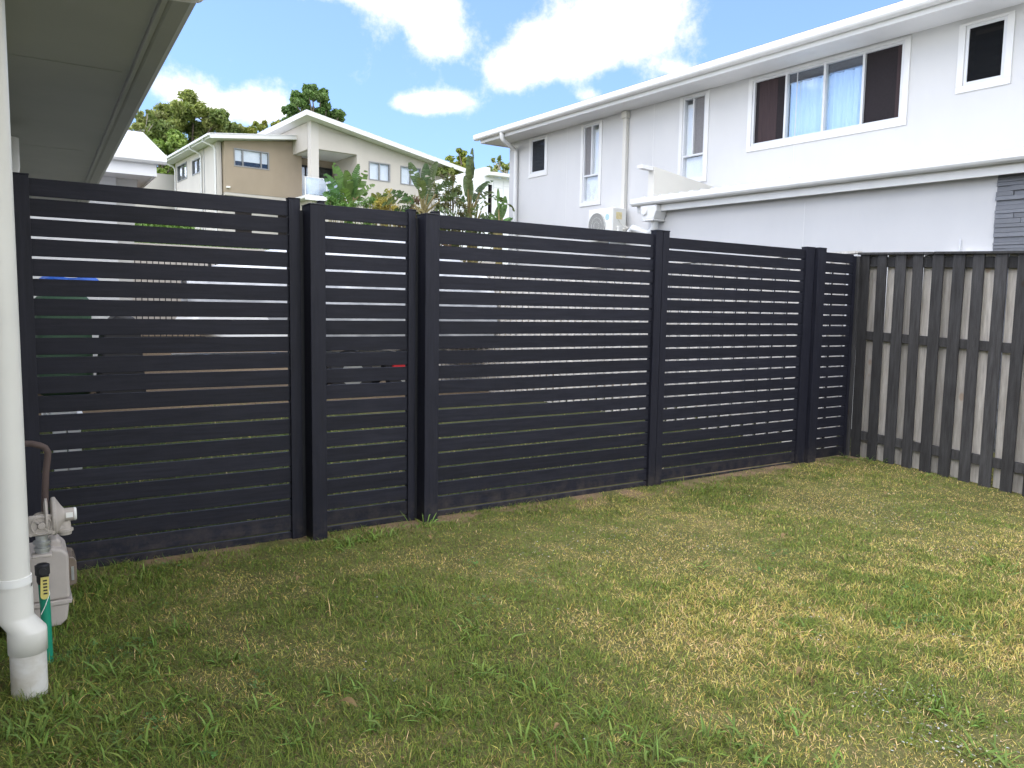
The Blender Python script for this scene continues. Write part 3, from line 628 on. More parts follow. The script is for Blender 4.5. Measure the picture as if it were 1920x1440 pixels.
# stormwater downpipe in the foreground
dp = MB(); px0, py0 = -.027, 2.86
dp.tube([(px0, py0, .30), (px0, py0, 2.16)], .047, 28)
dpo = dp.build('downpipe', M['white_pvc'], oh)
mb = MB(); cx_, cy_ = .004, 2.845
rings = [(px0, py0, .352, .0520), (px0, py0, .262, .0520), (px0+.001, py0, .252, .0525), (cx_-.001, cy_, .214, .0548), (cx_, cy_, .206, .0552), (cx_, cy_, .140, .0552), (cx_, cy_, .139, .050)]
mb.smooth = True; mb.add([(a+c*math.cos(t*math.pi/16), b+c*math.sin(t*math.pi/16), z) for a, b, z, c in rings for t in range(32)], [(i*32+k, i*32+(k+1) % 32, (i+1)*32+(k+1) % 32, (i+1)*32+k) for i in range(6) for k in range(32)]); mb.smooth = False
mb.build('offset_bend', M['white_pvc'], dpo)
mb = MB(); mb.tube([(cx_, cy_, -.05), (cx_, cy_, .145)], .0515, 30); mb.build('ground_pipe', M['white_pvc_dirty'], dpo)
mb = MB(); mb.tube([(px0, py0, .362), (px0, py0, .387)], .0510, 28); mb.box(WX, px0, py0-.012, py0+.012, .366, .384); mb.build('bracket', M['white_cap'], dpo)
mb = MB(); gxo = .61; yo = onZ(378, -14, SZ-.03).y; mb.tube([(gxo, yo, SZ+.02), (gxo, yo, SZ-.012), (gxo-.02, yo-.015, SZ-.03), (gxo-.05, yo-.05, SZ-.045), (px0+.04, 2.84, 2.26), (px0, py0, 2.22), (px0, py0, 2.10)], .045, 24); mb.build('gutter_outlet', M['white_pvc'], dpo)
mb = MB(); q = .045; mb.tube([(-.02, 6.0, -.05), (-.02, 6.0, 1.98), (.0, 6.0, 2.02), (.035, 6.0, 2.08), (.04, 6.0, 2.12), (.04, 6.0, 2.3)], .045, 18); mb.build('rear_downpipe', M['white_pvc'], oh)

# ------------------------------------------------------------------ gas meter
gm = thing('gas_meter', 'weathered grey gas meter and regulator on the wall behind the downpipe', 'gas meter', (.07, 3.3, 0))
def P(px, py, y): return onY(px, py, y)
A = P(66, 1035, 3.42); B = P(130, 1112, 3.42); D = P(122, 1162, 3.42)
mb = MB(); x1 = B.x
mb.prism([(-.06, B.z), (x1, B.z), (x1, A.z-.01), (x1-.020, A.z+.012), (x1-.060, A.z+.022), (x1-.075, A.z-.0), (-.06, A.z-.005)], 'Y', 3.36, 3.58); mb.build('meter_case', M['meterbeige'], gm, .010, 3)
mb = MB(); mb.prism([(-.07, B.z-.018), (x1+.004, B.z-.018), (x1+.008, B.z-.0005), (-.07, B.z-.0005)], 'Y', 3.352, 3.588); mb.build('seam_band', M['meterbeige'], gm, .003)
mb = MB(); mb.prism([(-.06, B.z-.019), (x1-.003, B.z-.019), (x1-.012, D.z+.02), (x1-.035, D.z), (-.06, D.z-.004)], 'Y', 3.362, 3.578); mb.build('meter_base', M['meterbeige'], gm, .010, 3)
a = P(127, 1042, 3.42); b = P(144, 1090, 3.42)
mb = MB(); mb.prism([(a.x, b.z-.004), (b.x-.004, b.z+.002), (b.x, b.z+.02), (b.x, a.z-.015), (b.x-.008, a.z), (a.x, a.z+.006)], 'Y', 3.385, 3.53); ix = mb.build('index_window', M['clear_pl'], gm, .003)
mb = MB(); mb.box(a.x+.008, b.x-.010, 3.381, 3.3845, b.z+.02, a.z-.035); mb.build('index_dial', M['galv'], ix)
mb = MB(); mb.prism([(x1-.066, A.z-.02), (x1-.025, A.z-.03), (x1-.020, A.z+.034), (x1-.034, A.z+.046), (x1-.058, A.z+.040)], 'Y', 3.40, 3.50); mb.build('meter_shoulder', M['meterbeige'], gm, .01, 3)
# regulator
mb = MB(); yr = 3.12
c0 = P(78, 985, yr); rr = .040
mb.lathe([(.034, 0), (.036, .012), (.030, .03), (.026, .07)], (c0.x, yr, c0.z), (0, 1, 0), 28)
mb.box(c0.x-.041, c0.x+.041, yr-.004, yr+.008, c0.z-.037, c0.z+.037); rg = mb.build('regulator_flange', M['gasgrey'], gm, .006, 3)
mb = MB(); mb.tube([(c0.x+.031*math.cos(t*math.pi/16), yr-.006, c0.z+.031*math.sin(t*math.pi/16)) for t in range(33)], .0035, 8, False)
mb.lathe([(.011, 0), (.013, .004), (.013, .010)], (c0.x, yr-.0145, c0.z), (0, 1, 0), 24); mb.lathe([(.006, 0), (.006, .004)], (c0.x, yr-.0165, c0.z), (0, 1, 0), 12)
for k in range(4):
    t = math.pi/4+k*math.pi/2; mb.bar((c0.x+.012*math.cos(t), yr-.007, c0.z+.012*math.sin(t)), (c0.x+.034*math.cos(t), yr-.006, c0.z+.034*math.sin(t)), .005, .006, (0, 1, 0))
    mb.lathe([(.005, 0), (.005, .005)], (c0.x+.034*(1 if math.cos(t) > 0 else -1), yr-.008, c0.z+.031*(1 if math.sin(t) > 0 else -1)), (0, 1, 0), 10)
mb.build('ribs', M['gasgrey'], rg)
d1 = P(104, 967, 3.17)
mb = MB(); mb.lathe([(.050, -.004), (.066, 0), (.068, .004), (.068, .012), (.060, .016), (.036, .030), (.023, .040), (.021, .062)], (d1.x-.012, 3.17, d1.z), (1, 0, 0), 36); mb.build('diaphragm_housing', M['gasgrey'], gm, .002)
mb = MB(); mb.lathe([(.050, 0), (.066, .003), (.066, .010), (.05, .012)], (d1.x-.035, 3.17, d1.z), (1, 0, 0), 36); mb.build('rear_flange', M['gasgrey'], gm, .001)
e1 = P(130, 964, 3.17)
mb = MB(); mb.lathe([(.026, -.02), (.0235, 0), (.0235, .034)], (e1.x-.020, 3.17, e1.z), (1, 0, 0), 28); mb.build('vent_barrel', M['gasgrey'], gm)
mb = MB(); mb.lathe([(.0235, 0), (.0235, .006), (.020, .008)], (e1.x+.0145, 3.17, e1.z), (1, 0, 0), 28); mb.build('vent_cap', M['white_cap'], gm)
mb = MB()
for k in range(8):
    t0, t1 = -2.3+k*.16, -2.3+(k+1)*.16
    mb.add([(e1.x-.012, 3.17+.0242*math.sin(t0+.8), e1.z-.0242*math.cos(t0+1.6+.8)*0+.0242*math.cos(t0+2.2)), (e1.x+.010, 3.17+.0242*math.sin(t0+.8), e1.z+.0242*math.cos(t0+2.2)),
            (e1.x+.010, 3.17+.0242*math.sin(t1+.8), e1.z+.0242*math.cos(t1+2.2)), (e1.x-.012, 3.17+.0242*math.sin(t1+.8), e1.z+.0242*math.cos(t1+2.2))], [(0, 1, 2, 3)]) if False else None
mb.box(e1.x-.012, e1.x+.010, 3.144, 3.1465, e1.z-.006, e1.z+.012); mb.build('sticker', M['white_cap'], gm)
h1 = P(122, 990, 3.17)
mb = MB(); mb.lathe([(.020, .0), (.022, .010), (.0265, .012), (.0265, .020), (.020, .022), (.018, .05)], (h1.x, 3.17, h1.z-.022), (0, 0, 1), 26); mb.tube([(h1.x-.045, 3.17, h1.z+.004), (h1.x, 3.17, h1.z+.004)], .020, 18); mb.build('outlet_port', M['gasgrey'], gm)
u0 = P(80, 1040, 3.10); u1 = P(80, 1003, 3.12)
mb = MB(); mb.lathe([(.017, 0), (.022, .002), (.022, .010), (.026, .012), (.026, .022), (.021, .024), (.021, .032), (.027, .034), (.027, .044), (.019, .046), (.019, .064)], (u0.x, 3.125, u0.z), (0, 0, 1), 22); mb.build('pipe_union', M['galv'], gm)
v0 = P(81, 1098, 3.06)
mb = MB(); mb.box(u0.x-.033, u0.x+.028, 3.09, 3.14, u0.z-.010, u0.z+.0015); mb.build('bracket_plate', M['gasgrey'], gm, .004)
mb = MB(); mb.lathe([(.016, 0), (.019, .01), (.019, .030), (.023, .034), (.023, .066), (.017, .07)], (v0.x, 3.085, v0.z), (0, 0, 1), 18); mb.lathe([(.012, 0), (.012, .03)], (v0.x, 3.06, v0.z+.05), (0, 1, 0), 14); mb.build('ball_valve', M['black_pl'], gm)
mb = MB(); ya = 3.052; t0 = P(84, 1082, ya); t1 = P(84, 1122, ya); hw = .0125
pts = [(t0.x-hw, t0.z), (t0.x+hw, t0.z)]+[(t1.x+hw*math.cos(k*math.pi/8), t1.z+.010-hw*math.sin(k*math.pi/8)) for k in range(9)]
mb.prism(pts[:2]+pts[2:], 'Y', ya-.003, ya); hd = mb.build('valve_handle', M['yellow'], gm)
mb = MB()
for k in range(5):
    mb.box(t0.x-.006, t0.x+.006, ya-.0045, ya-.0032, t0.z-.014-k*.0115, t0.z-.009-k*.0115)
mb.build('printed_marks', M['black_pl'], hd)
gq = P(84, 1100, 3.085); gq2 = P(92, 1243, 3.05)
mb = MB(); mb.tube([(v0.x+.001, 3.085, v0.z+.004), (v0.x+.004, 3.082, .2), (v0.x+.006, 3.08, -.04)], .0165, 18); mb.build('green_riser', M['green_pipe'], gm)
mb = MB(); mb.tube([(v0.x+.012, 3.06, v0.z+.01), (v0.x+.018, 3.055, v0.z-.03), (v0.x+.004, 3.054, v0.z-.07), (v0.x-.010, 3.055, v0.z-.10)], .0014, 6); mb.build('tag_wire', M['white_cap'], gm)
k0, k1, k2, k3 = P(42, 832, 3.3), P(74, 835, 3.3), P(90, 848, 3.3), P(84, 940, 3.3)
mb = MB(); mb.tube([(WX, 3.3, k0.z+.004), k0, P(60, 832, 3.3), k1, P(84, 839, 3.3), k2, P(89, 860, 3.3), P(86, 885, 3.3), k3, P(84, 1000, 3.3)], .0115, 16); mb.build('service_pipe', M['rubber'], gm)
mb = MB(); mb.box(WX, .02, 3.16, 3.20, u0.z+.052, u0.z+.066); mb.build('wall_bracket', M['galv'], gm, .002)

# ------------------------------------------------------------------ white two-storey house (right)
H0 = 9.0; SH = .023
shf = lambda p: Vector((p.x, p.y, p.z+SH*(p.y-H0)))
def uz(p): return p.z-SH*(p.y-H0)
th = thing('two_storey_house', 'white rendered two-storey house with long gutter line at the right', 'house', (9.1, 6, 0))
UX = 9.10
cor = onX(955.5, 300, UX).y
ETOP = 4.67          # soffit height (unsheared)
def rect(pl, pr, pt, pb):
    """opening from four edge pixels measured at mid height: left x, right x, top y, bottom y (at the opening's centre)"""
    xm, ym = (pl+pr)/2, (pt+pb)/2
    a = onX(pl, ym, UX).y; b = onX(pr, ym, UX).y; t = onX(xm, pt, UX); u = onX(xm, pb, UX)
    return [min(a, b), max(a, b), uz(u), uz(t)]
W1 = rect(996.5, 1023, 260, 324); W2 = rect(1094, 1123.5, 234, 378); W3 = rect(1280, 1321.5, 181, 334); WB = rect(1412, 1692, 114, 249); W5 = rect(1810, 1886, 40, 153)
mb = MB(shf); mb.wall('X', UX, .2, -4.0, cor, 2.6, ETOP, [W1, W2, W3, WB, W5]); mb.wall('X', UX, .2, 8.7, cor, -.2, 2.6)
mb.box(UX+.2, UX+7, cor-.2, cor, -.2, ETOP); mb.build('upper_wall', M['render_white'], th)
mb = MB(shf); mb.box(UX+.75, UX+.8, -4, cor-.2, 2.4, ETOP); mb.box(UX+.21, UX+.75, -4, cor-.2, 2.55, 2.6); mb.build('room_interior', M['room'], th)
def framed(h, name, fr=.035, proud=.018, mull=(), trans=(), mat='win_frame_lt', trim=.075, trimmat='trim_white'):
    y0, y1, z0, z1 = h
    o = MB(shf)
    for (a0, a1, b0, b1) in ((y0, y1, z0, z0+fr), (y0, y1, z1-fr, z1), (y0, y0+fr, z0+fr, z1-fr), (y1-fr, y1, z0+fr, z1-fr)): o.box(UX-.004, UX+.07, a0, a1, b0, b1)
    for mm in mull: o.box(UX-.002, UX+.062, mm[0]-fr*.45, mm[0]+fr*.45, mm[1], mm[2])
    for tz in trans: o.box(UX-.003, UX+.064, y0+fr, y1-fr, tz-fr*.5, tz+fr*.5)
    w_ = o.build(name, M[mat], th)
    if trim:
        t = MB(shf)
        for (a0, a1, b0, b1) in ((y0-trim, y1+trim, z0-trim, z0-.002), (y0-trim, y1+trim, z1+.002, z1+trim*.4), (y0-trim, y0-.002, z0-.002, z1+.002), (y1+.002, y1+trim, z0-.002, z1+.002)): t.box(UX-proud, UX+.02, a0, a1, b0, b1)
        t.build('trim', M[trimmat], w_, .003)
    return w_
def pane(w_, y0, y1, z0, z1, mat='glass', x=.04): q = MB(shf); q.box(UX+x, UX+x+.005, y0, y1, z0, z1); return q.build('pane', M[mat], w_)
def curtain(w_, y0, y1, z0, z1, mat, x=.16, amp=.022, per=.09):
    q = MB(shf); n = max(8, int((y1-y0)/.012)); q.smooth = True; vs = []
    for i in range(n+1):
        y = y0+(y1-y0)*i/n; xx = UX+x+amp*math.sin(y/per*6.283)+amp*.5*math.sin(y/per*2.3*6.283+1)
        vs += [(xx, y, z0), (xx+.002, y, z1)]
    q.add(vs, [(2*i, 2*i+1, 2*i+3, 2*i+2) for i in range(n)]); q.build('curtain', M[mat], w_)
def louvres(w_, h, fr=.035):
    y0, y1, z0, z1 = h; q = MB(shf); z = z0+fr+.05
    while z < z1-fr:
        q.add([(UX+.015, y0+fr, z-.035), (UX+.015, y1-fr, z-.035), (UX+.055, y1-fr, z+.035), (UX+.055, y0+fr, z+.035), (UX+.019, y0+fr, z-.037), (UX+.019, y1-fr, z-.037), (UX+.059, y1-fr, z+.033), (UX+.059, y0+fr, z+.033)],
              [(0,1,2,3),(7,6,5,4),(0,4,5,1),(2,6,7,3)]); z += .105
    q.build('louvre_blades', M['glass_dk'], w_)
    q = MB(shf); q.box(UX+.006, UX+.009, y0+fr, y1-fr, z0+fr, z1-fr); q.build('fly_screen', M['mesh'], w_)
a = framed(W1, 'louvre_window'); louvres(a, W1)
a = framed(W5, 'louvre_window'); louvres(a, W5)
for Wk, sc1, pk in ((W2, 1, None), (W3, -1, None)):
    y0, y1, z0, z1 = Wk; zt = z0+(z1-z0)*(.345 if Wk is W2 else .285); ym = (y0+y1)/2+(0 if Wk is W2 else .02)
    a = framed(Wk, 'tall_window', .028, mull=[(ym, zt, z1-.028)], trans=[zt]); f_ = .03
    # from outside left is +Y
    if sc1 > 0:
        pane(a, ym+.02, y1-f_, zt+.02, z1-f_, 'grey_mesh', .03); pane(a, y0+f_, ym-.02, zt+.02, z1-f_, 'glass_lo')
        curtain(a, y0+f_, ym, zt, z1-f_-.06, 'blind', .065, .0005)
    else:
        pane(a, ym+.02, y1-f_, zt+.02, z1-f_, 'glass_lo'); pane(a, y0+f_, ym-.02, zt+.02, z1-f_, 'grey_mesh', .03)
        curtain(a, ym, y1-f_, zt, z1-f_-.06, 'blind', .065, .0005)
    pane(a, y0+f_, y1-f_, z0+f_, zt-.02, 'glass_lo'); curtain(a, y0+f_, y1-f_, z0+f_, zt-.02, 'blind', .065, .0005)
y0, y1, z0, z1 = WB
m1 = onX(1472, 205, UX).y; m2 = onX(1544, 185, UX).y; m3 = onX(1617, 170, UX).y
a = framed(WB, 'sliding_window', .035, mull=[(m1, z0, z1), (m2, z0, z1), (m3, z0, z1)])
pane(a, m1+.02, y1-.035, z0+.035, z1-.035, 'screen', .03); pane(a, y0+.035, m3-.02, z0+.035, z1-.035, 'screen', .03)
pane(a, m2+.015, m1-.015, z0+.035, z1-.035); pane(a, m3+.015, m2-.015, z0+.035, z1-.035)
curtain(a, m3, m1, z0+.03, z1-.16, 'curtain', .085, .02, .16); curtain(a, m1+.0, y1-.3, z0, z1, 'curtain_dk', .02, .004, .07) if False else None
q = MB(shf); q.box(UX+.055, UX+.062, m3, m1, z1-.15, z1-.036); q.build('blind_box', M['curtain_dk'], a)
for (ya, yb) in ((m1+.16, y1-.10), (y0+.02, y0+.10)):
    q = MB(shf); q.smooth = True; n = 40; vs = []
    for i in range(n+1):
        y = ya+(yb-ya)*i/n; vs += [(UX+.024+.004*math.sin(y*70), y, z0+.036), (UX+.024+.004*math.sin(y*70), y, z1-.036)]
    q.add(vs, [(2*i, 2*i+1, 2*i+3, 2*i+2) for i in range(n)]); q.build('curtain', M['curtain_dk'], a)
# joints in the cladding
for yy in (7.05, 9.85, 12.25): mb = MB(shf); mb.box(UX-.0015, UX+.01, yy-.003, yy+.003, 2.9, ETOP); mb.build('wall_joint', M['trim_white'], th)
# upper eave
Y1e = 14.75
mb = MB(shf); mb.box(8.595, UX+.4, -4, Y1e-.12, ETOP, ETOP+.012); mb.build('soffit', M['trim_white'], th)
mb = MB(shf); mb.box(8.57, 8.593, -4, Y1e-.10, ETOP-.02, ETOP+.16); mb.box(8.593, UX+6, Y1e-.12, Y1e-.10, ETOP-.02, ETOP+.16); mb.build('fascia', M['trim_white'], th, .003)
mb = MB(shf); gp = [(8.568, ETOP+.045), (8.50, ETOP+.040), (8.462, ETOP+.052), (8.45, ETOP+.075), (8.452, ETOP+.140), (8.462, ETOP+.158), (8.475, ETOP+.158), (8.475, ETOP+.08), (8.50, ETOP+.055), (8.568, ETOP+.055)]
mb.prism(gp, 'Y', -4, Y1e); mb.build('gutter', M['gutter'], th, .004)
mb = MB(shf); mb.add([(8.47, -4, ETOP+.165), (8.47, Y1e, ETOP+.165), (14, Y1e, ETOP+.75), (14, -4, ETOP+.75), (8.57, -4, ETOP+.13), (8.57, Y1e-.02, ETOP+.13), (14, Y1e-.02, ETOP+.7), (14, -4, ETOP+.7)], [(0,1,2,3),(7,6,5,4),(0,4,5,1),(1,5,6,2)]); mb.build('roof', M['roof_metal'], th)
# corner downpipe from the gutter
t = onX(940, 262, 8.5); k = onX(968, 290, UX-.05)
mb = MB(shf); yk = k.y; mb.tube([(8.51, t.y, ETOP+.05), (8.51, t.y, ETOP-.06), (8.54, t.y-.03, ETOP-.10), (8.98, yk+.03, ETOP-.16), (9.045, yk, ETOP-.20), (9.045, yk, ETOP-.3), (9.045, yk, -.1)], .045, 16); mb.build('downpipe', M['gutter'], th)
# refrigerant conduit
mb = MB(shf); yk = onX(1175, 300, UX).y; mb.box(UX-.075, UX-.002, yk-.045, yk+.045, 2.0, 4.54); mb.box(UX-.10, UX-.002, yk-.065, yk+.065, 4.54, 4.66); mb.build('conduit', M['cream'], th, .012, 3)
# lower storey
LX = 7.80; yl = onX(1216, 400, LX).y; LT = 2.72
mb = MB(shf); ystone = onX(1868, 380, LX).y; mb.wall('X', LX, .2, ystone, yl, -.2, LT); mb.box(LX+.2, UX, yl-.2, yl, -.2, LT); mb.build('lower_wall', M['render_white'], th)
mb = MB(shf); mb.box(LX-.0015, LX+.01, 5.85, 5.855, .5, LT-.1); mb.build('wall_joint', M['trim_white'], th); mb = MB(shf); mb.box(LX-.02, LX+.01, 4.04, 4.055, 2.02, 2.12); mb.build('wall_hook', M['win_frame_lt'], th)
mb = MB(shf); q0 = onX(1775, 455, LX-.05).y; q1 = onX(1857, 455, LX-.05).y; mb.box(LX-.09, LX-.002, q1, q0, 1.2, 1.98); mb.build('meter_box', M['trim_white'], th, .006)
mb = MB(shf); qq = onX(1843, 465, LX-.1).y; mb.box(LX-.115, LX-.092, qq-.012, qq+.012, 1.5, 1.93); mb.build('purple_tie', basic('purple_strap', (.10,.03,.16), .6, .3, .2, 10), th)
sb = MB(shf); sb.box(LX, LX+.15, -4, ystone-.002, -.2, LT)
z = 0.0
while z < LT-.04:
    y = ystone-.004; hh = random.uniform(.022, .048)
    if z+hh > LT-.03: hh = LT-.03-z
    while y > -3.9:
        ln = random.uniform(.12, .55); sb.tint = random.random(); d_ = random.uniform(.006, .030)
        sb.box(LX-d_, LX-.0005, y-ln+.004, y, z+.002, z+hh-.002); y -= ln
    z += hh
sb.build('stone_cladding', M['stone'], th)
mb = MB(shf); mb.box(LX-.13, UX-.002, -4, yl+.06, LT+.001, LT+.012); mb.box(LX-.132, LX-.112, -4, yl+.10, LT-.04, LT+.13); mb.build('lower_fascia', M['gutter'], th, .003)
gx_ = LX-.132
mb = MB(shf); mb.prism([(gx_-.002, LT+.055), (gx_-.07, LT+.050), (gx_-.105, LT+.062), (gx_-.118, LT+.085), (gx_-.116, LT+.135), (gx_-.108, LT+.150), (gx_-.096, LT+.150), (gx_-.096, LT+.09), (gx_-.07, LT+.065), (gx_-.002, LT+.065)], 'Y', -4, yl+.12); mb.build('lower_gutter', M['gutter'], th, .004)
mb = MB(shf); y = -3.9
mb.box(gx_-.05, UX-.003, -4, yl+.05, LT+.150, LT+.156)
while y < yl: mb.prism([(y-.035, LT+.157), (y-.02, LT+.182), (y+.02, LT+.182), (y+.035, LT+.157)], 'X', gx_-.055, UX-.004); y += .19
mb.build('lower_roof', M['roof_metal'], th)
mb = MB(shf); mb.box(UX-.02, UX-.0025, -4, yl-.02, LT+.19, LT+.27); mb.build('roof_flashing', M['gutter'], th)
# cream parapet fin at the end of the lower roof
c0_, c1_ = onY(1222, 313, yl+.02), onY(1222, 376, yl+.02)
mb = MB(shf); zz = SH*(yl-H0)
mb.prism([(c0_.x, c1_.z-zz-.05), (UX+.1, LT+.16), (UX+.1, LT+.45), (c0_.x, c0_.z-zz)], 'Y', yl-.03, yl+.09); mb.build('parapet_fin', M['cream'], th, .004)
mb = MB(shf); mb.prism([(c0_.x-.22, c0_.z-zz-.045), (c0_.x-.003, c0_.z-zz-.055), (c0_.x-.003, c0_.z-zz), (c0_.x-.22, c0_.z-zz+.006)], 'Y', yl-.02, yl+.08); mb.build('parapet_tip', M['trim_white'], th, .003)
# rain head and offset pipe
rc = onX(1226, 400, LX-.10); mb = MB(shf); rz = uz(rc); ry_ = rc.y
mb.prism([(ry_-.17, rz+.10), (ry_+.15, rz+.10), (ry_+.15, rz+.02), (ry_+.10, rz-.09), (ry_-.12, rz-.09), (ry_-.17, rz+.02)], 'X', LX-.22, LX-.01); mb.box(LX-.225, LX-.005, ry_-.13, ry_+.11, rz-.115, rz-.091); rh = mb.build('rain_head', M['gutter'], th, .008)
mb = MB(shf); mb.lathe([(.055, 0), (.055, .015), (.045, .02)], (LX-.221, ry_+.06, rz+.02), (-1, 0, 0), 20); mb.box(LX-.2, LX-.06, ry_-.08, ry_+.09, rz+.105, rz+.14); mb.build('overflow', M['gutter'], rh)
p1 = onX(1185, 430, LX-.1); mb = MB(shf)
mb.tube([(LX-.1, ry_-.02, rz-.11), (LX-.1, ry_-.02, rz-.2), (LX-.1, ry_+.03, rz-.25), (LX-.1, ry_+.10, rz-.275), (LX-.06, p1.y+.02, uz(p1)+.02), (LX-.05, p1.y+.1, uz(p1)-.03), (LX-.05, p1.y+.1, uz(p1)-.15)], .05, 18); mb.build('offset_pipe', M['gutter'], th)
mb = MB(shf); mb.box(LX+.0, LX+.4, yl+.003, yl+.5, 2.0, 2.18) if False else None
# air conditioner
ac = thing('air_conditioner', 'white outdoor air conditioner unit beside the conduit on the house wall', 'air conditioner', (8.9, 11, 2.3))
AX = 8.72; a0 = onX(1104, 400, AX).y; a1 = onX(1149.5, 395, AX).y; zt = uz(onX(1105, 394, AX)); zb = zt-.56
mb = MB(shf); mb.box(AX, UX-.08, a1, a0, zb, zt); mb.build('casing', M['ac_white'], ac, .012, 3)
cw = a0-a1; fy = a0-cw*.36; fz = (zt+zb)/2-.01; fr = .225
mb = MB(shf); mb.lathe([(fr, 0), (fr, .004)], (AX-.0015, fy, fz), (-1, 0, 0), 40); fd = mb.build('fan_opening', M['ac_dark'], ac)
mb = MB(shf)
for k in range(5): mb.bar((AX-.010, fy-fr*1.08, fz-.18+k*.09), (AX-.010, fy+fr*1.08, fz-.18+k*.09), .003, .003) if False else None
for k in range(26):
    yy = fy-fr+.0+k*(2*fr/25); hh = math.sqrt(max(.0004, fr*fr-(yy-fy)**2)); mb.box(AX-.013, AX-.009, yy-.0016, yy+.0016, fz-hh, fz+hh)
for rr_ in (.07, .14, .222):
    pts = [(AX-.014, fy+rr_*math.cos(t*math.pi/16), fz+rr_*math.sin(t*math.pi/16)) for t in range(33)]; mb.tube(pts, .0025 if rr_ < .2 else .006, 6, False)
mb.build('grille', M['ac_white'], fd)
mb = MB(shf)
for k in range(3):
    t = k*2.094+.3; mb.add([(AX-.003, fy, fz), (AX-.004, fy+.2*math.cos(t), fz+.2*math.sin(t)), (AX-.006, fy+.2*math.cos(t+.9), fz+.2*math.sin(t+.9))], [(0, 1, 2)])
mb.build('fan_blades', M['black_pl'], fd)
mb = MB(shf); mb.box(AX-.003, AX-.0005, a1+.07, a1+.22, zt-.24, zt-.09); st = mb.build('energy_sticker', M['white_cap'], ac)
mb = MB(shf); mb.lathe([(.055, 0), (.055, .0015)], (AX-.0035, a1+.145, zt-.155), (-1, 0, 0), 24); mb.build('sticker_print', M['label_blue'], st)
mb = MB(shf); mb.box(AX+.07, AX+.20, a1-.003, a1-.0005, zt-.19, zt-.07); mb.build('rating_label', M['label_yel'], ac)
mb = MB(shf); mb.box(AX+.08, AX+.25, a1-.06, a1-.0005, zb+.06, zb+.25); mb.build('valve_cover', M['ac_white'], ac, .01, 2)
mb = MB(shf); mb.tube([(AX+.18, a1-.06, zb+.19), (AX+.25, a1-.12, zb+.22), (AX+.30, onX(1175, 300, UX).y+.02, zb+.3), (AX+.31, onX(1175, 300, UX).y, zb+.45)], .018, 8); mb.tube([(AX+.12, a1-.004, zt-.2), (AX+.16, a1-.03, zt-.27), (AX+.22, a1-.05, zt-.33)], .006, 6); mb.build('pipework', M['cream'], ac)
for yy in (a1+.1, a0-.1): mb = MB(shf); mb.box(AX+.02, UX-.002, yy-.02, yy+.02, zb-.05, zb-.002); mb.build('support_bracket', M['galv'], ac)
del mb

# ------------------------------------------------------------------ tan house on the rise
OA = R(4.6); uV = Vector((math.cos(OA), math.sin(OA), 0)); vV = Vector((-math.sin(OA), math.cos(OA), 0)); d = ray(410, 300); OO = Vector((d.x*41, d.y*41, 0))
tanf = lambda p: OO+uV*p.x+vV*p.y+Vector((0, 0, p.z))
def onV(x, y, c):
    d = ray(x, y); o = Vector((0, 0, CAMH))-OO; t = (c-o.dot(vV))/d.dot(vV); q = o+d*t; return Vector((q.dot(uV), c, q.z))
def onU(x, y, c):
    d = ray(x, y); o = Vector((0, 0, CAMH))-OO; t = (c-o.dot(uV))/d.dot(uV); q = o+d*t; return Vector((c, q.dot(vV), q.z))
tn = thing('tan_house', 'tan and beige two-storey house on the rise behind the trees and fence', 'house', OO+Vector((4, 3, 3.5)))
# windows as openings
bw = [.80, 2.72, 8.70, 9.66]
mb = MB(tanf); mb.wall('Y', 0, .25, .3, 4.6, 7.30, 9.85, [tuple(bw)]); mb.prism([(.3, 9.85), (4.6, 9.85), (4.6, 10.52), (.3, 9.96)], 'Y', 0, .25); mb.box(.3, .55, .25, 3.0, 7.3, 9.95); mb.build('cantilever_box', M['tan_dark'], tn)
mb = MB(tanf); mb.box(.32, 5.5, .02, 3, 7.14, 7.296); mb.build('box_underside', M['beige'], tn)
sw = [(6.05, 8.15, 8.70, 9.68), (3.02, 4.95, 8.70, 9.56)]
mb = MB(tanf); mb.wall('X', 0, .25, .35, 8.6, 3.2, 9.95, sw); mb.box(0, 6, .6, .85, 3.2, 7.13); mb.build('side_wall', M['beige_lt'], tn)
mb = MB(tanf); mb.box(.3, 4.5, 3.0, 3.05, 3.2, 9.9); mb.box(1.2, 1.25, 1, 8.4, 3.2, 9.8); mb.build('room_interior', M['room'], tn)
def win(axis, c, h, name, mull=(), mat='win_frame', fr=.06, glass='glass_dk', blind=None, par=None, s=-1):
    a0, a1, z0, z1 = h; o = MB(tanf)
    def bx(b, x0, x1, q0, q1, d0, d1):
        (b.box(x0, x1, c+d0, c+d1, q0, q1) if axis == 'Y' else b.box(c+d0, c+d1, x0, x1, q0, q1))
    for (x0, x1, q0, q1) in ((a0, a1, z0, z0+fr), (a0, a1, z1-fr, z1), (a0, a0+fr, z0+fr, z1-fr), (a1-fr, a1, z0+fr, z1-fr)): bx(o, x0, x1, q0, q1, -.03, .1)
    for mm in mull: bx(o, mm-fr/2, mm+fr/2, z0+fr, z1-fr, -.02, .09)
    w_ = o.build(name, M[mat], tn); q = MB(tanf); bx(q, a0+fr, a1-fr, z0+fr, z1-fr, .05, .06); q.build('pane', M[glass], w_)
    if blind:
        for (x0, x1, q0, bm) in blind: q = MB(tanf); bx(q, x0, x1, q0, z1-fr, .13, .15); q.build('blind', M[bm], w_)
    return w_
win('Y', 0, bw, 'strip_window', (1.28, 2.28), blind=[(.86, 1.25, 9.02, 'blind'), (1.31, 2.25, 9.02, 'blind'), (2.31, 2.66, 9.02, 'blind')], glass='glass_lo')
for s_ in sw: win('X', 0, s_, 'side_window', ((s_[0]+s_[1])/2,), blind=[(s_[0]+.1, s_[0]+.75, s_[2]+.1, 'blind')], glass='glass_lo')
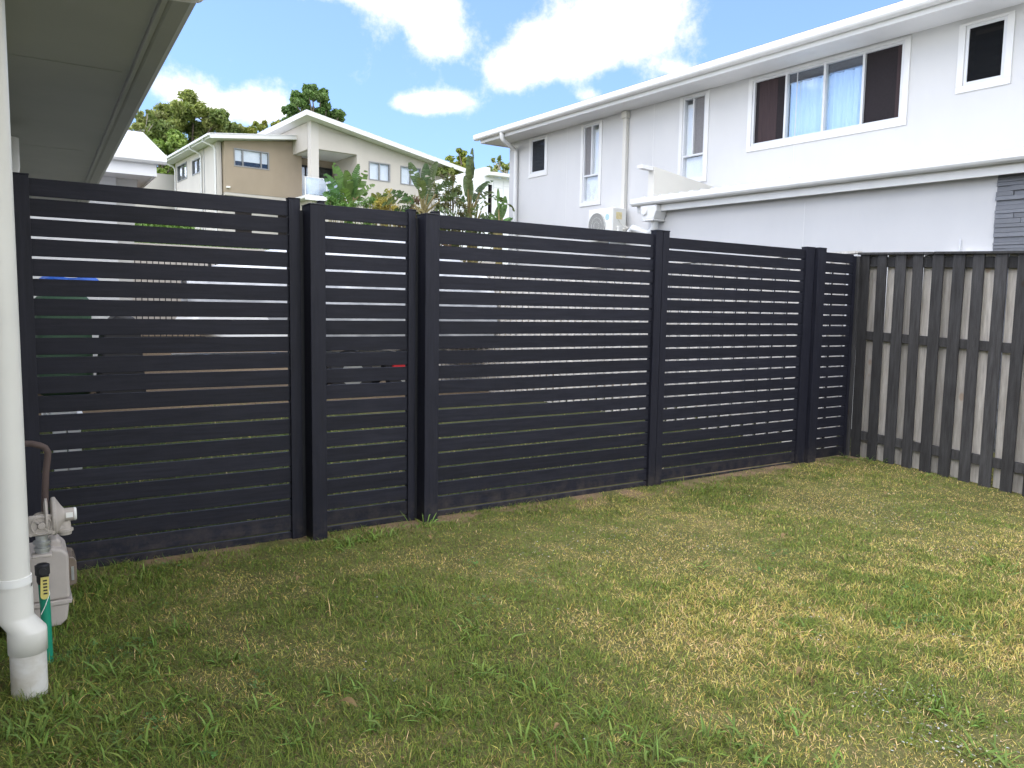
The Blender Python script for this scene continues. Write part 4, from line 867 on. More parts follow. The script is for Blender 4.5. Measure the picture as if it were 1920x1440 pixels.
# skillion roof of the left wing
zl, zr = 9.98, 10.62
mb = MB(tanf)
def slab(mb, pts, th_):
    n = len(pts); mb.add([p for p in pts]+[(p[0], p[1], p[2]-th_) for p in pts], [tuple(range(n)), tuple(range(2*n-1, n-1, -1))]+[(i, n+i, n+(i+1) % n, (i+1) % n) for i in range(n)])
slab(mb, [(-.62, -.62, zl+.16), (4.75, -.62, zr+.16), (4.75, 9.3, zr+.16), (-.62, 9.3, zl+.16)], .05); mb.build('wing_roof', M['roof_metal'], tn)
mb = MB(tanf); slab(mb, [(-.60, -.60, zl+.10), (4.6, -.60, zr+.10), (4.6, -.55, zr+.10), (-.60, -.55, zl+.10)], .2); slab(mb, [(-.60, -.54, zl+.10), (-.55, -.54, zl+.10), (-.55, 9.3, zl+.10), (-.60, 9.3, zl+.10)], .17)
slab(mb, [(-.54, -.54, zl-.03), (4.6, -.54, zr-.03), (4.6, .0, zr-.03), (0, .0, zl-.03), (0, 9.2, zl-.03), (-.54, 9.2, zl-.03)], .02); mb.build('fascia', M['trim_white'], tn)
mb = MB(tanf); mb.box(-.72, -.605, -.62, 9.3, zl+.01, zl+.13); mb.build('gutter', M['win_frame_lt'], tn, .01)
for vv in (.45, 3.0, 8.5): mb = MB(tanf); mb.tube([(-.66, vv, zl+.02), (-.66, vv, zl-.12), (-.15, vv, zl-.3), (-.06, vv, zl-.45), (-.06, vv, 3.2)], .05, 10); mb.build('downpipe', M['trim_white'], tn)
mb = MB(tanf); mb.box(-.02, -.001, 2.55, 2.62, 3.2, 9.9); mb.build('wall_joint', M['win_frame'], tn)
mb = MB(tanf); q = onV(428, 351, -.05); mb.box(q.x-.1, q.x+.1, -.12, -.001, q.z-.04, q.z+.05); mb.build('wall_light', M['white_cap'], tn, .02)
# front block with gabled skillion roof
cf = -2.5; WL = 4.08; WR = 13.6
def rz_(u): return 11.28-(u-4.08)*.1800
hw_ = [(7.50, 8.86, 8.43, 9.46), (9.52, 10.9, 8.40, 9.46)]
mb = MB(tanf); rec = (4.5, 6.78, 7.15, 9.72)
mb.wall('Y', cf, .25, 4.50, WR, 3.2, 9.25, [(4.5, 6.78, 7.15, 9.25), (7.50, 8.86, 8.43, 9.25), (9.52, 10.9, 8.40, 9.25)])
mb.wall('Y', cf, .25, 4.50, 6.78, 9.72, 10.7) ; mb.wall('Y', cf, .25, 6.78, 11.7, 9.25, 9.75, [(7.50, 8.86, 9.2, 9.46), (9.52, 10.9, 9.2, 9.46)])
mb.prism([(4.50, 10.7), (6.78, 10.7), (6.78, rz_(6.78)-.15), (4.50, rz_(4.5)-.15)], 'Y', cf, cf+.25)
mb.prism([(6.78, 9.75), (11.5, 9.75), (11.5, rz_(11.5)-.15), (6.78, rz_(6.78)-.15)], 'Y', cf, cf+.25)
mb.prism([(11.7, 9.25), (WR, 9.25), (WR, rz_(WR)-.15), (11.7, rz_(11.7)-.15)], 'Y', cf, cf+.25)
mb.build('front_wall', M['beige'], tn)
mb = MB(tanf); mb.wall('X', WL-.0, .22, cf+.48, 3.0, 9.72, rz_(WL)-.15); mb.box(WL, WL+.22, cf+.48, 6, 3.2, 7.15); mb.box(6.78, 7.0, cf+.25, .6, 7.15, 9.72); mb.build('block_side_wall', M['beige'], tn)
mb = MB(tanf); mb.box(WL, WL+.45, cf-.02, cf+.44, 3.2, rz_(WL)-.02); mb.build('corner_column', M['beige_lt'], tn, .01)
mb = MB(tanf); mb.box(4.3, 6.78, cf+.26, .5, 9.715, 9.745); mb.build('balcony_ceiling', M['trim_white'], tn)
mb = MB(tanf); mb.box(3.6, 6.78, cf-.35, .5, 7.02, 7.16); mb.box(3.58, 6.8, cf-.4, cf-.351, 6.92, 7.19); mb.build('balcony_slab', M['trim_white'], tn)
mb = MB(tanf); mb.box(4.1, 7.0, .5, .6, 7.15, 9.72); mb.build('recess_wall', M['tan_dark'], tn)
win('Y', .38, (4.2, 6.6, 7.18, 9.3), 'balcony_door', (5.0, 5.8), mat='black_metal', glass='glass_dk', blind=[(4.26, 4.97, 7.3, 'blind'), (5.03, 5.77, 8.3, 'blind')])
for hh in hw_: win('Y', cf, hh, 'bedroom_window', ((hh[0]+hh[1])/2,), blind=[(hh[0]+.06, hh[1]-.06, hh[2]+.06, 'blind')], glass='glass_lo')
mb = MB(tanf); mb.box(3.66, 6.05, cf-.28, cf-.265, 7.24, 8.1); bl = mb.build('glass_balustrade', M['glass_bal'], tn)
mb = MB(tanf); mb.box(3.62, 6.05, cf-.30, cf-.25, 8.1, 8.14)
for uu_ in (3.64, 4.85, 6.03): mb.box(uu_-.02, uu_+.02, cf-.30, cf-.25, 7.17, 8.1)
mb.build('handrail', M['win_frame_lt'], bl)
mb = MB(tanf); eL = onU(490, 252, 3.55); vb = 9.0
slab(mb, [(3.55, cf-.75, rz_(3.55)+.12), (14.0, cf-.75, rz_(14.0)+.12), (14.0, vb, rz_(14.0)+.12), (3.55, vb, rz_(3.55)+.12)], .06); mb.build('main_roof', M['roof_metal'], tn)
mb = MB(tanf); slab(mb, [(3.53, cf-.77, rz_(3.53)+.055), (14.0, cf-.77, rz_(14)+.055), (14.0, cf-.72, rz_(14)+.055), (3.53, cf-.72, rz_(3.53)+.055)], .2)
slab(mb, [(3.53, cf-.715, rz_(3.53)+.055), (3.58, cf-.715, rz_(3.58)+.055), (3.58, vb, rz_(3.58)+.055), (3.53, vb, rz_(3.53)+.055)], .22)
slab(mb, [(3.59, cf-.715, rz_(3.59)-.11), (14, cf-.715, rz_(14)-.11), (14, cf, rz_(14)-.11), (WL, cf, rz_(WL)-.11), (WL, vb, rz_(WL)-.11), (3.59, vb, rz_(3.59)-.11)], .02); mb.build('eave_lining', M['trim_white'], tn)
# low parapet wing behind left
mb = MB(tanf); a = onV(265, 352, 9.5); b = onV(325, 330, 9.5)
mb.prism([(a.x-1.2, 3), (b.x+2, 3), (b.x+2, b.z+.1), (b.x-1.3, b.z+.05), (a.x-1.2, a.z-.4)], 'Y', 9.5, 9.8); mb.build('rear_parapet', M['beige_lt'], tn)
for (a0_, a1_) in ((1.0, 1.9), (3.4, 4.0)): mb = MB(tanf); mb.box(a0_, a1_, .57, .595, 5.2, 7.0); mb.build('ground_window', M['room'], tn)

# ------------------------------------------------------------------ white panelled house
ph = thing('panelled_house', 'white house with irregular panel joints, behind the big-leaved plants', 'house', (0, 0, 0))
OP = ray(908, 330)*34; OP.z = 0; ph.location = OP+Vector((0, 0, 3.5))
pan = lambda p: OP+Vector((p.x, p.y, p.z))
def ppt(x, y, c):   # on the plane X = OP.x+c
    d = ray(x, y); t = (OP.x+c)/d.x; return t*d.y-OP.y, CAMH+t*d.z
def ppy(x, y, c):
    d = ray(x, y); t = (OP.y+c)/d.y; return t*d.x-OP.x, CAMH+t*d.z
yA, zA = ppt(816, 335, 0); _, zB = ppt(908, 313, 0); zB2 = zB
M['panel'] = basic('white_panel', (.74,.745,.75), .6, .3, .04, 2)
mb = MB(pan); mb.box(0, .3, 0, yA, 2, zB); mb.build('left_wall', M['panel'], ph)
mb = MB(pan); x2, z2 = ppy(957, 345, .02); mb.box(.3, x2+4, .02, .3, 2, z2+.2); mb.build('right_wall', M['panel'], ph)
mb = MB(pan); random.seed(5)
y = 0.0
def joints(mb, axis, c, a0, a1, z0, z1):
    a = a0
    while a < a1:
        w_ = random.uniform(.5, 1.5); z = z0; 
        if axis == 'X': mb.box(c-.012, c+.01, a-.02, a+.02, z0, z1)
        else: mb.box(a-.02, a+.02, c-.012, c+.01, z0, z1)
        while z < z1:
            z += random.uniform(.4, 1.3)
            if z < z1:
                if axis == 'X': mb.box(c-.011, c+.01, a+.02, min(a+w_, a1), z-.015, z+.015)
                else: mb.box(a+.02, min(a+w_, a1), c-.011, c+.01, z-.015, z+.015)
        a += w_
joints(mb, 'X', 0, .4, yA-.3, 3, zB); joints(mb, 'Y', .02, .5, x2+3.5, 3, z2+.1); mb.build('panel_joints', M['win_frame_lt'], ph)
mb = MB(pan); xg0, zg0 = ppy(911, 333, -.3); mb.box(.05, x2+4, -.35, .0, z2+.21, z2+.36); mb.build('gutter', M['trim_white'], ph, .02)
mb = MB(pan); a = ppy(915, 372, 0)[0]; b = ppy(922, 372, 0)[0]; mb.box(a, b, -.0, .015, ppy(918, 400, 0)[1], ppy(918, 346, 0)[1]); mb.build('slot_window', M['room'], ph)

# ------------------------------------------------------------------ neighbour's white house beyond the fence (left)
nh = thing('white_roofed_house', 'white house with bright white hipped roof beyond the left fence panel', 'house', (0, 13, 0))
YN = 13.0; xr = onY(220, 430, YN).x; xb = onY(252, 345, YN-.0).x
mb = MB(); mb.box(-3, xr, YN, YN+.2, 0, 3.6); mb.build('front_wall', M['render_white'], nh)
mb = MB(); xj = onY(181, 450, YN).x; mb.box(xj-.003, xj+.003, YN-.002, YN+.01, .3, 3.3); mb.build('wall_joint', M['trim_white'], nh)
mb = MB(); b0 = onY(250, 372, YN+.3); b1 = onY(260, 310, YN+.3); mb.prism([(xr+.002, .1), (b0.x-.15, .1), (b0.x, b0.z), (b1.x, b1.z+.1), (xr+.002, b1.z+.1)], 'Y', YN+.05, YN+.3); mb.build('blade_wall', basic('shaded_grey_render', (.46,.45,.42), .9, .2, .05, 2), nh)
e0 = onY(312, 292, YN-.7); e1 = onY(306, 312, YN-.7); zt_ = onY(310, 291, YN-.7).z
mb = MB(); mb.box(-3, e0.x-.15, YN-.58, YN+7, zt_-.28, zt_-.26); mb.box(-3, e0.x-.12, YN-.60, YN-.58, zt_-.30, zt_-.02); mb.box(e0.x-.15, e0.x-.12, YN-.58, YN+7, zt_-.30, zt_-.02); mb.build('eave_lining', M['trim_white'], nh)
mb = MB(); mb.prism([(YN-.61, zt_-.13), (YN-.70, zt_-.13), (YN-.73, zt_-.1), (YN-.73, zt_), (YN-.71, zt_), (YN-.70, zt_-.10), (YN-.61, zt_-.11)], 'X', -3, e0.x); mb.build('gutter', M['gutter'], nh)
rr1 = onY(268, 248, YN+1.6); rx = e0.x; ra = onY(268, 248, YN+1.6)
mb = MB(); mb.add([(-3, YN-.7, zt_-.01), (rx, YN-.7, zt_-.01), (ra.x, YN+1.6, ra.z), (-3, YN+1.6, ra.z), (rx, YN+7, zt_-.01), (ra.x, YN+5, ra.z)], [(0, 1, 2, 3), (1, 4, 5, 2), (2, 5, 3)]); mb.build('roof', M['roof_metal'], nh)

# things in the neighbour's yard, glimpsed through the gaps
wt = thing('water_tank', 'dark green slimline water tank against the neighbour white wall', 'water tank', (.6, 12.2, 0))
xa = onY(64, 600, 12).x; xb_ = onY(172, 600, 12).x
mb = MB(); mb.box(xa, xb_, 11.9, 12.5, 0, 1.36); mb.build('tank_body', M['tank_green'], wt, .12, 5)
mb = MB(); mb.box(xa+.25, xa+.5, 12.05, 12.35, 1.363, 1.41); mb.build('tank_lid', M['black_pl'], wt, .02)
mb = MB(); z_ = onY(110, 520, 12).z; vs = []; nn = 24
x0_, x1_ = onY(72, 520, 12).x, onY(185, 520, 12).x
for i in range(nn+1):
    for j in range(9):
        u = i/nn; v = j/8; vs.append((x0_+(x1_-x0_)*u, 11.95+.5*v, z_-.03+.06*math.sin(u*9)*math.sin(v*3)+.05*math.sin(u*3.1)+(-.12 if j == 0 else 0)))
mb.smooth = True; mb.add(vs, [(i*9+j, (i+1)*9+j, (i+1)*9+j+1, i*9+j+1) for i in range(nn) for j in range(8)]); bt = mb.build('blue_tarpaulin', M['blue_tarp']); s_ = bt.modifiers.new('s', 'SOLIDIFY'); s_.thickness = .05
tag(bt, 'crumpled blue tarpaulin lying on top of the green water tank', 'tarpaulin')
mb = MB(); xa, xb_ = onY(178, 600, 11.5).x, onY(268, 600, 11.5).x
bb = thing('covered_barbecue', 'black covered barbecue between the green tank and the covered boat', 'barbecue', ((xa+xb_)/2, 11.6, 0))
mb.prism([(xa, .03), (xb_, .03), (xb_-.05, .85), (xb_-.12, 1.08), (xa+.25, 1.12), (xa+.08, .95)], 'Y', 11.3, 11.9); mb.build('cover', M['black_pl'], bb, .04, 3)
mb = MB(); mb.box(xa+.05, xb_-.05, 11.28, 11.298, .86, .89); mb.build('hem', M['ac_dark'], bb)
# white stacked boards low down
mb = MB(); wp = thing('board_stack', 'white boards stacked low on the ground behind the left fence panel', 'boards', (.5, 6.2, 0))
xa, xb_ = onY(80, 745, 6.2).x, onY(160, 745, 6.2).x
for k in range(3): mb = MB(); mb.box(xa+.02*k, xb_-.03*k, 6.1, 6.9, .42+.033*k, .445+.033*k); mb.build('board', M['trim_white'], wp, .002)
for xx in (xa+.05, xb_-.12): mb = MB(); mb.box(xx, xx+.08, 6.12, 6.2, 0, .419); mb.build('leg', M['trim_white'], wp, .002)
# covered boat on trailer
bt_ = thing('covered_boat', 'boat under a silver cover on a trailer behind the middle fence panels', 'boat', (4, 11, 0))
XA, XB = onY(345, 545, 11).x, onY(873, 520, 11).x
secs = []; nS = 22
for i in range(nS+1):
    u = i/nS; x_ = XA+(XB-XA)*u
    wdt = .25+.75*min(1, u*2.2)**.7; tz = 1.62+(2.40-1.62)*min(1, (u*1.9))**.9 - max(0, u-.72)*1.6; bz = 1.18-.35*min(1, u*2.5)
    prof = []
    for j in range(15):
        t = math.pi*j/14; s_ = math.sin(t)**.8*(tz-bz-.25)
        prof.append((x_, 11-wdt*math.cos(t)*(1 if s_ > 0 else 1), bz+.25+s_+.02*math.sin(j*3+i*1.7)))
    prof.insert(0, (x_, 11-wdt*.9, bz)); prof.append((x_, 11+wdt*.9, bz)); secs.append(prof)
k = len(secs[0]); mb = MB(); mb.smooth = True
mb.add([p for s_ in secs for p in s_], [(i*k+j, i*k+j+1, (i+1)*k+j+1, (i+1)*k+j) for i in range(nS) for j in range(k-1)]+[tuple(range(k)), tuple(range(nS*k, nS*k+k))[::-1]]); mb.build('cover', M['tarp'], bt_)
mb = MB(); mb.prism([(XA-.1, .95), (XA+.6, .74), (XB-.1, .70), (XB, 1.0), (XB-.05, 1.02), (XA+.1, 1.2)], 'Y', 10.35, 11.65); mb.build('hull', M['tarp_top'], bt_, .05, 3)
mb = MB(); mb.box(XA-.9, XB-.1, 10.5, 10.58, .50, .58); mb.box(XA-.1, XB-.1, 11.42, 11.5, .50, .58)
for xx in np.linspace(XA+.3, XB-.2, 5): mb.box(xx, xx+.06, 10.58, 11.42, .51, .57)
mb.build('trailer_frame', M['galv'], bt_)
for yy in (10.2, 11.6):
    for xx in ((XA+XB)/2-.1, (XA+XB)/2+.75):
        mb = MB(); mb.lathe([(.2, 0), (.31, .02), (.33, .06), (.33, .14), (.31, .18), (.2, .2)], (xx, yy, .33), (0, 1, 0), 28); wh = mb.build('wheel', M['black_pl'], bt_)
        mb = MB(); mb.lathe([(.17, 0), (.15, .02), (.04, .03)], (xx, yy-.004, .33), (0, 1, 0), 16); mb.build('rim', M['galv'], wh)
mb = MB(); q = onY(757, 683, 10.1); mb.box(q.x-.16, q.x+.05, 10.1, 10.16, q.z-.09, q.z+.05); mb.build('tail_light', M['red'], bt_, .01)
# fence of black bars on the far side of the yard
bf = thing('bar_fence', 'black vertical bar fence in front of the retaining wall', 'fence', (3, 18, .4))
mb = MB(); x_ = -4.0
while x_ < 9.0: mb.box(x_-.009, x_+.009, 17.99, 18.01, .35, 2.20); x_ += .115
mb.build('bars', M['black_metal'], bf); mb = MB()
for zz in (.55, 2.06): mb.box(-4, 9, 17.975, 18.025, zz-.02, zz+.02)
mb.build('rails', M['black_metal'], bf)
for xx in (-3.5, -1.1, 1.3, 3.7, 6.1, 8.5): mb = MB(); mb.box(xx-.03, xx+.03, 17.965, 18.035, .3, 2.25); mb.build('post', M['black_metal'], bf)
mb = MB(); mb.box(-12, 12, 19.3, 19.6, .3, 2.62); tag(mb.build('retaining_wall', M['beige']), 'pale beige retaining wall across the back of the yard', 'wall')
# ------------------------------------------------------------------ vegetation
DENS = 4.2
def leafmesh(name, cen, rad, per, size, pal, parent, asp=.5, shell=.55, mat='leaf', droop=.0):
    """leaf-sized faces spread through clumps; colour varies per clump and per leaf as pigment"""
    Vs, Cs = [], []
    for ci, (c_, r_) in enumerate(zip(cen, rad)):
        k = int(per*DENS*(np.mean(r_)**2) if np.size(r_) else per)
        k = max(40, k); dv = rng.normal(size=(k, 3)); dv /= np.linalg.norm(dv, axis=1)[:, None]
        rr = rng.uniform(0, 1, (k, 1))**shell*(1+.22*np.sin(dv[:, :1]*5+ci)*np.cos(dv[:, 1:2]*4+ci*2))
        p = np.array(c_)[None]+dv*rr*np.array(r_ if np.size(r_) == 3 else [r_]*3)[None]
        nrm = rng.normal(size=(k, 3))+dv*.8+np.array([0, 0, .5]); nrm /= np.linalg.norm(nrm, axis=1)[:, None]
        t = rng.normal(size=(k, 3)); t[:, 2] -= droop; t -= (t*nrm).sum(1)[:, None]*nrm; t /= np.linalg.norm(t, axis=1)[:, None]; b = np.cross(nrm, t)
        s = size*rng.uniform(.55, 1.35, (k, 1))
        q = np.stack([p-t*s, p+b*s*asp+nrm*s*.12, p+t*s, p-b*s*asp+nrm*s*.12], 1)
        pc = pal[rng.integers(0, len(pal))]*rng.uniform(.85, 1.15); pl = np.array(pal)[rng.integers(0, len(pal), k)]
        cc = (.55*pc+.45*pl)*1.75*rng.uniform(.7, 1.3, (k, 1)); Vs.append(q.reshape(-1, 3)); Cs.append(np.repeat(cc, 4, 0))
    V = np.concatenate(Vs); Cc = np.concatenate(Cs); n = len(V)//4
    return npmesh(name, V, np.arange(n*4), np.full(n, 4), Cc, M[mat], parent)
def limb(mb, a, b, r0, r1, wob=.1, n=6):
    a, b = Vector(a), Vector(b); L = (b-a).length; pts = []
    for i in range(n+1):
        t = i/n; p = a.lerp(b, t); w_ = math.sin(t*math.pi)*wob*L; pts.append(p+Vector((random.uniform(-1, 1), random.uniform(-1, 1), random.uniform(-.3, .5)))*w_*.4)
    mb.tube(pts, [r0+(r1-r0)*i/n for i in range(n+1)], 7)
def tree(name, label, group, dist, blobs, per, size, pal, jit=1.0, bark='bark', base_px=None, trunk=.25, asp=.5, droop=.0, bz=None, sub=4):
    cen, rad = [], []; zs = []
    base = base_px or np.mean([b[0] for b in blobs])
    for (px, py, pr) in blobs:
        r0 = pr/F*dist
        for k in range(sub):
            o = rng.normal(0, .55, 3)*r0; c0 = atD(px, py, dist+rng.normal(0, jit)); c_ = np.array(c0)+o*np.array([1, 1, .8]); cen.append(c_); rad.append(np.array([1, 1, .8])*r0*rng.uniform(.5, .9))
    gb = atD(base, 560, dist); z0 = float(gz(gb.x, gb.y)); root = Vector((gb.x, gb.y, z0))
    t_ = thing(name, label, 'tree', root, group)
    mb = MB(); zt = min(c[2] for c in cen); top = Vector((gb.x+.3, gb.y, max(z0+1, (zt+np.mean([c[2] for c in cen]))/2))); limb(mb, root-Vector((0, 0, .3)), top, trunk, trunk*.55, .03, 8); mb.build('trunk', M[bark], t_)
    mb = MB()
    for c_ in cen[::2]:
        st = root.lerp(top, random.uniform(.55, 1)); limb(mb, st, Vector(c_), trunk*.35, .03, .12, 5)
    mb.build('limbs', M[bark], t_); leafmesh('crown', cen, rad, per, size, pal, t_, asp, droop=droop); return t_
G_ = 'trees on the hill behind the houses'
EU = np.array([[.095,.125,.030], [.13,.155,.04], [.07,.10,.028], [.16,.165,.06]])
DK = np.array([[.035,.065,.018], [.05,.085,.022], [.065,.10,.03]])
YG = np.array([[.13,.15,.025], [.17,.17,.035], [.09,.12,.02]])
tree('gum_tree', 'large spreading olive gum tree left of the tan house roof', G_, 62,
     [(330, 222, 26), (365, 215, 24), (300, 235, 22), (395, 225, 24), (420, 245, 22), (345, 255, 26), (385, 265, 24), (315, 270, 24), (290, 255, 18), (360, 290, 24), (405, 285, 20), (430, 262, 16), (280, 235, 14), (330, 300, 20), (440, 245, 12), (270, 262, 16), (375, 240, 18)],
     420, .20, EU, 2.2, 'bark', 360, .35, .38, .3)
tree('bushy_tree', 'bright green bushy tree between the white roof and the tan house', G_, 54,
     [(320, 262, 16), (300, 285, 20), (345, 285, 18), (275, 305, 20), (310, 310, 20), (350, 310, 16), (270, 335, 16), (300, 335, 18), (250, 330, 14), (330, 330, 12)], 520, .17, EU*np.array([.95, 1.12, .9]), 1.5, 'bark', 300, .25)
tree('thin_gum_tree', 'thin pale gum tree half hidden by the near soffit edge', G_, 58,
     [(268, 215, 10), (258, 235, 10), (285, 212, 9), (248, 255, 12), (262, 250, 10), (292, 225, 8)], 260, .18, EU, 1.0, 'bark_lt', 256, .15, .35, .5, sub=3)
tree('background_tree', 'low sparse trees showing between the gum tree and the roof peak', G_, 66,
     [(452, 240, 10), (470, 238, 10), (462, 250, 10), (490, 240, 10), (508, 236, 9), (522, 232, 8), (450, 255, 12), (480, 252, 10), (440, 258, 8)], 380, .17, YG*.85, 1.2, 'bark_lt', 480, .2, .4, sub=3)
tree('dark_tree', 'tall dense dark green tree rising behind the tan house roof peak', G_, 60,
     [(582, 172, 15), (566, 185, 16), (600, 182, 15), (550, 203, 14), (578, 205, 18), (612, 200, 14), (598, 222, 16), (628, 218, 12), (545, 222, 10), (560, 235, 12), (635, 230, 8), (618, 232, 12), (590, 240, 14)], 620, .15, DK*1.25, 1.3, 'bark', 585, .3)
tree('cypress_tree', 'upright yellow green tree above the panelled house', G_, 48,
     [(861, 285, 6), (860, 296, 10), (852, 308, 12), (870, 308, 11), (846, 322, 10), (862, 322, 14), (876, 320, 9), (866, 335, 12), (840, 335, 10)], 700, .11, YG, .7, 'bark', 862, .15)
tree('small_bush', 'low olive bush right of the tan house eave', G_, 46, [(828, 318, 8), (838, 322, 8), (820, 325, 7), (845, 315, 6), (832, 332, 9)], 700, .10, EU, .6, 'bark', 832, .1, sub=3)
tree('open_gum_tree', 'small open gum tree with feathery crown beside the white house corner', G_, 56,
     [(940, 308, 9), (930, 316, 8), (948, 316, 9), (918, 318, 6), (922, 326, 6), (945, 326, 9), (955, 330, 8), (926, 300, 4), (935, 297, 3), (952, 308, 5), (916, 328, 5)], 430, .15, EU*1.15, .8, 'bark_lt', 940, .12, .4, sub=2)
tree('pine_top', 'dark tree tip just above the tan house roof slope', G_, 62, [(792, 293, 5), (786, 298, 4), (800, 298, 5)], 500, .16, DK, .4, 'bark', 792, .1, sub=2)

def paddle(mb, cols, base, az_, tilt, plen, L, W_, bend, tear=0.0, roll=0.0, colr=(.05,.10,.025)):
    """big banana-type leaf: petiole then folded blade, torn into strips where tear>0"""
    d = Vector((math.cos(az_)*math.sin(tilt), math.sin(az_)*math.sin(tilt), math.cos(tilt))); sd = Vector((-math.sin(az_), math.cos(az_), 0)); sd = (Matrix.Rotation(roll, 3, d) @ sd)
    p = Vector(base)+d*plen; n = 16; step = L/n; rowsC = []; dirs = []
    dd = d.copy(); hz_ = Vector((math.cos(az_), math.sin(az_), 0))
    for i in range(n+1):
        rowsC.append(p.copy()); dirs.append(dd.copy()); a = bend*step/L*1.0
        ax = dd.cross(Vector((0, 0, -1)))
        if ax.length > 1e-3: dd = (Matrix.Rotation(a, 3, ax.normalized()) @ dd)
        p = p+dd*step
    for i in range(n):
        for s_ in (-1, 1):
            if tear and random.random() < tear*.35: continue
            w0 = W_*math.sin(math.pi*min(1, (i/n)*.93+.04))**.6; w1 = W_*math.sin(math.pi*min(1, ((i+1)/n)*.93+.04))**.6
            nm0 = sd.cross(dirs[i]).normalized(); nm1 = sd.cross(dirs[i+1]).normalized(); up0 = .35; g_ = random.uniform(0, .35)*tear; tw = random.uniform(-.5, .4)*tear
            c0, c1 = rowsC[i], rowsC[i+1]; e0 = c0.lerp(c1, g_)+(sd*s_+nm0*(-up0+tw))*w0*.5+dirs[i]*w0*.12; e1 = c1+(sd*s_+nm1*(-up0+tw))*w1*.5+dirs[i+1]*w1*.12
            b = len(mb); mb += [c0, c1, e1, e0]; k = np.array(colr)*1.2*random.uniform(.75, 1.3); cols += [k]*4
def big_plant(label, dist, px, py, leaves, name='bird_of_paradise_plant', pal=(.05,.105,.028), stems=True, zbase=None, trunk=.09):
    b = atD(px, py, dist); g0 = float(gz(b.x, b.y)); root = Vector((b.x, b.y, g0))
    t_ = thing(name, label, 'plant', root, 'big-leaved plants behind the fence'); V, Cc = [], []; st = MB()
    for (az_, tilt, pl, L, W_, bend, tear) in leaves:
        a = az_-YAW*0; bs = b+Vector((random.uniform(-.05, .05), random.uniform(-.05, .05), random.uniform(-.12, .08)))
        roll = random.choice((-1, 1))*math.pi/2+random.uniform(-.75, .75) if az_ in (left, right) else random.uniform(-.6, .6); L *= 1.0; W_ *= .95; tear = min(1, tear+.22)
        c_ = np.array(pal)*random.uniform(.8, 1.3)*np.array([random.uniform(.9, 1.35), 1, 1]); paddle(V, Cc, bs, a, tilt, pl, L, W_, bend, tear, roll, c_)
        d = Vector((math.cos(a)*math.sin(tilt), math.sin(a)*math.sin(tilt), math.cos(tilt))); st.tube([bs-Vector((0, 0, .35)), bs, bs+d*pl], [.03, .025, .014], 6)
    n = len(V)//4; npmesh('leaves', np.array([tuple(v) for v in V]), np.arange(n*4), np.full(n, 4), np.array(Cc), M['leaf'], t_)
    st.tube([root-Vector((0, 0, .2)), root.lerp(b, .5)+Vector((.06, 0, 0)), b], [trunk, trunk*.9, trunk*.7], 9); st.build('stems', M['stem'], t_); return t_
RA = -YAW+math.pi/2   # leaf azimuth that spreads across the view: image right is (sin,-cos)
right = math.atan2(-math.cos(YAW), math.sin(YAW)); left = right+math.pi; toward = math.atan2(-math.sin(YAW), -math.cos(YAW)); away = YAW
random.seed(3)
big_plant('tall upright paddle-leaf plant below the tan house balcony', 17, 655, 398,
  [(left, .45, .25, .75, .26, .2, .1), (left, .25, .3, .78, .26, .15, 0), (right, .12, .35, .72, .24, .1, .1), (right, .28, .4, .65, .24, .2, .2), (left, .7, .15, .6, .24, .5, .2), (right, .75, .35, .45, .20, .4, .2), (toward, .2, .3, .6, .26, .3, 0),
   (toward, .5, .1, .55, .26, .5, .3), (left, .1, .3, .6, .26, .2, .1), (right, .5, .1, .55, .22, .6, .3), (left, .95, .1, .5, .2, .8, .4), (away, .3, .3, .6, .26, .2, 0)], pal=(.055,.12,.028))
big_plant('large bird of paradise plant with torn fanned leaves, left of the centre fence post', 15.5, 797, 402,
  [(left, .22, .45, .55, .20, .2, .1), (right, .05, .45, .62, .22, .0, .1), (right, .22, .5, .66, .22, .1, .1), (left, .85, .45, .65, .20, 1.1, .55), (left, 1.05, .35, .6, .20, 1.2, .8), (right, .9, .35, .6, .2, 1.3, .6), (left, .6, .35, .55, .2, .9, .5),
   (toward, .4, .35, .55, .2, .9, .3), (left, 1.25, .25, .5, .18, 1.4, .8), (right, .6, .4, .5, .2, .9, .4), (right, 1.15, .2, .5, .18, 1.5, .8), (away, .5, .3, .6, .2, .8, .3)], pal=(.048,.085,.028))
big_plant('narrow column-like paddle-leaf plant in front of the cypress', 16.5, 880, 400,
  [(right, .03, .75, .55, .13, .0, 0), (left, .05, .65, .55, .14, .05, 0), (right, .08, .45, .6, .16, .1, 0), (left, .1, .3, .55, .15, .1, 0), (right, .4, .6, .38, .14, .9, .2), (right, .55, .45, .4, .14, 1.1, .3), (toward, .1, .2, .6, .18, .1, 0), (left, .3, .1, .45, .15, .5, .2), (right, .3, .2, .5, .16, .5, .2), (toward, .2, .5, .5, .15, .2, 0)], pal=(.058,.095,.035))
big_plant('plant with arching frayed leaves beside the panelled house', 16, 888, 425,
  [(right, .35, .35, .85, .18, 2.3, .85), (right, .15, .3, .8, .18, 2.6, .9), (right, .6, .15, .6, .18, 2.0, .5), (left, .7, .1, .5, .16, 1.4, .7), (right, .9, .2, .45, .16, 1.6, .3), (toward, .6, .1, .5, .18, 1.2, .4)], pal=(.058,.095,.028))
big_plant('small upright leafy shoot nearest the white two-storey house', 15, 934, 425,
  [(right, .32, .12, .42, .13, .1, 0), (right, .12, .12, .42, .13, .0, 0), (left, .05, .25, .40, .07, .0, 0), (right, .6, .02, .35, .13, .5, .1), (left, .3, .02, .32, .12, .3, .1), (right, .2, .02, .36, .14, .2, 0)], pal=(.06,.125,.035))
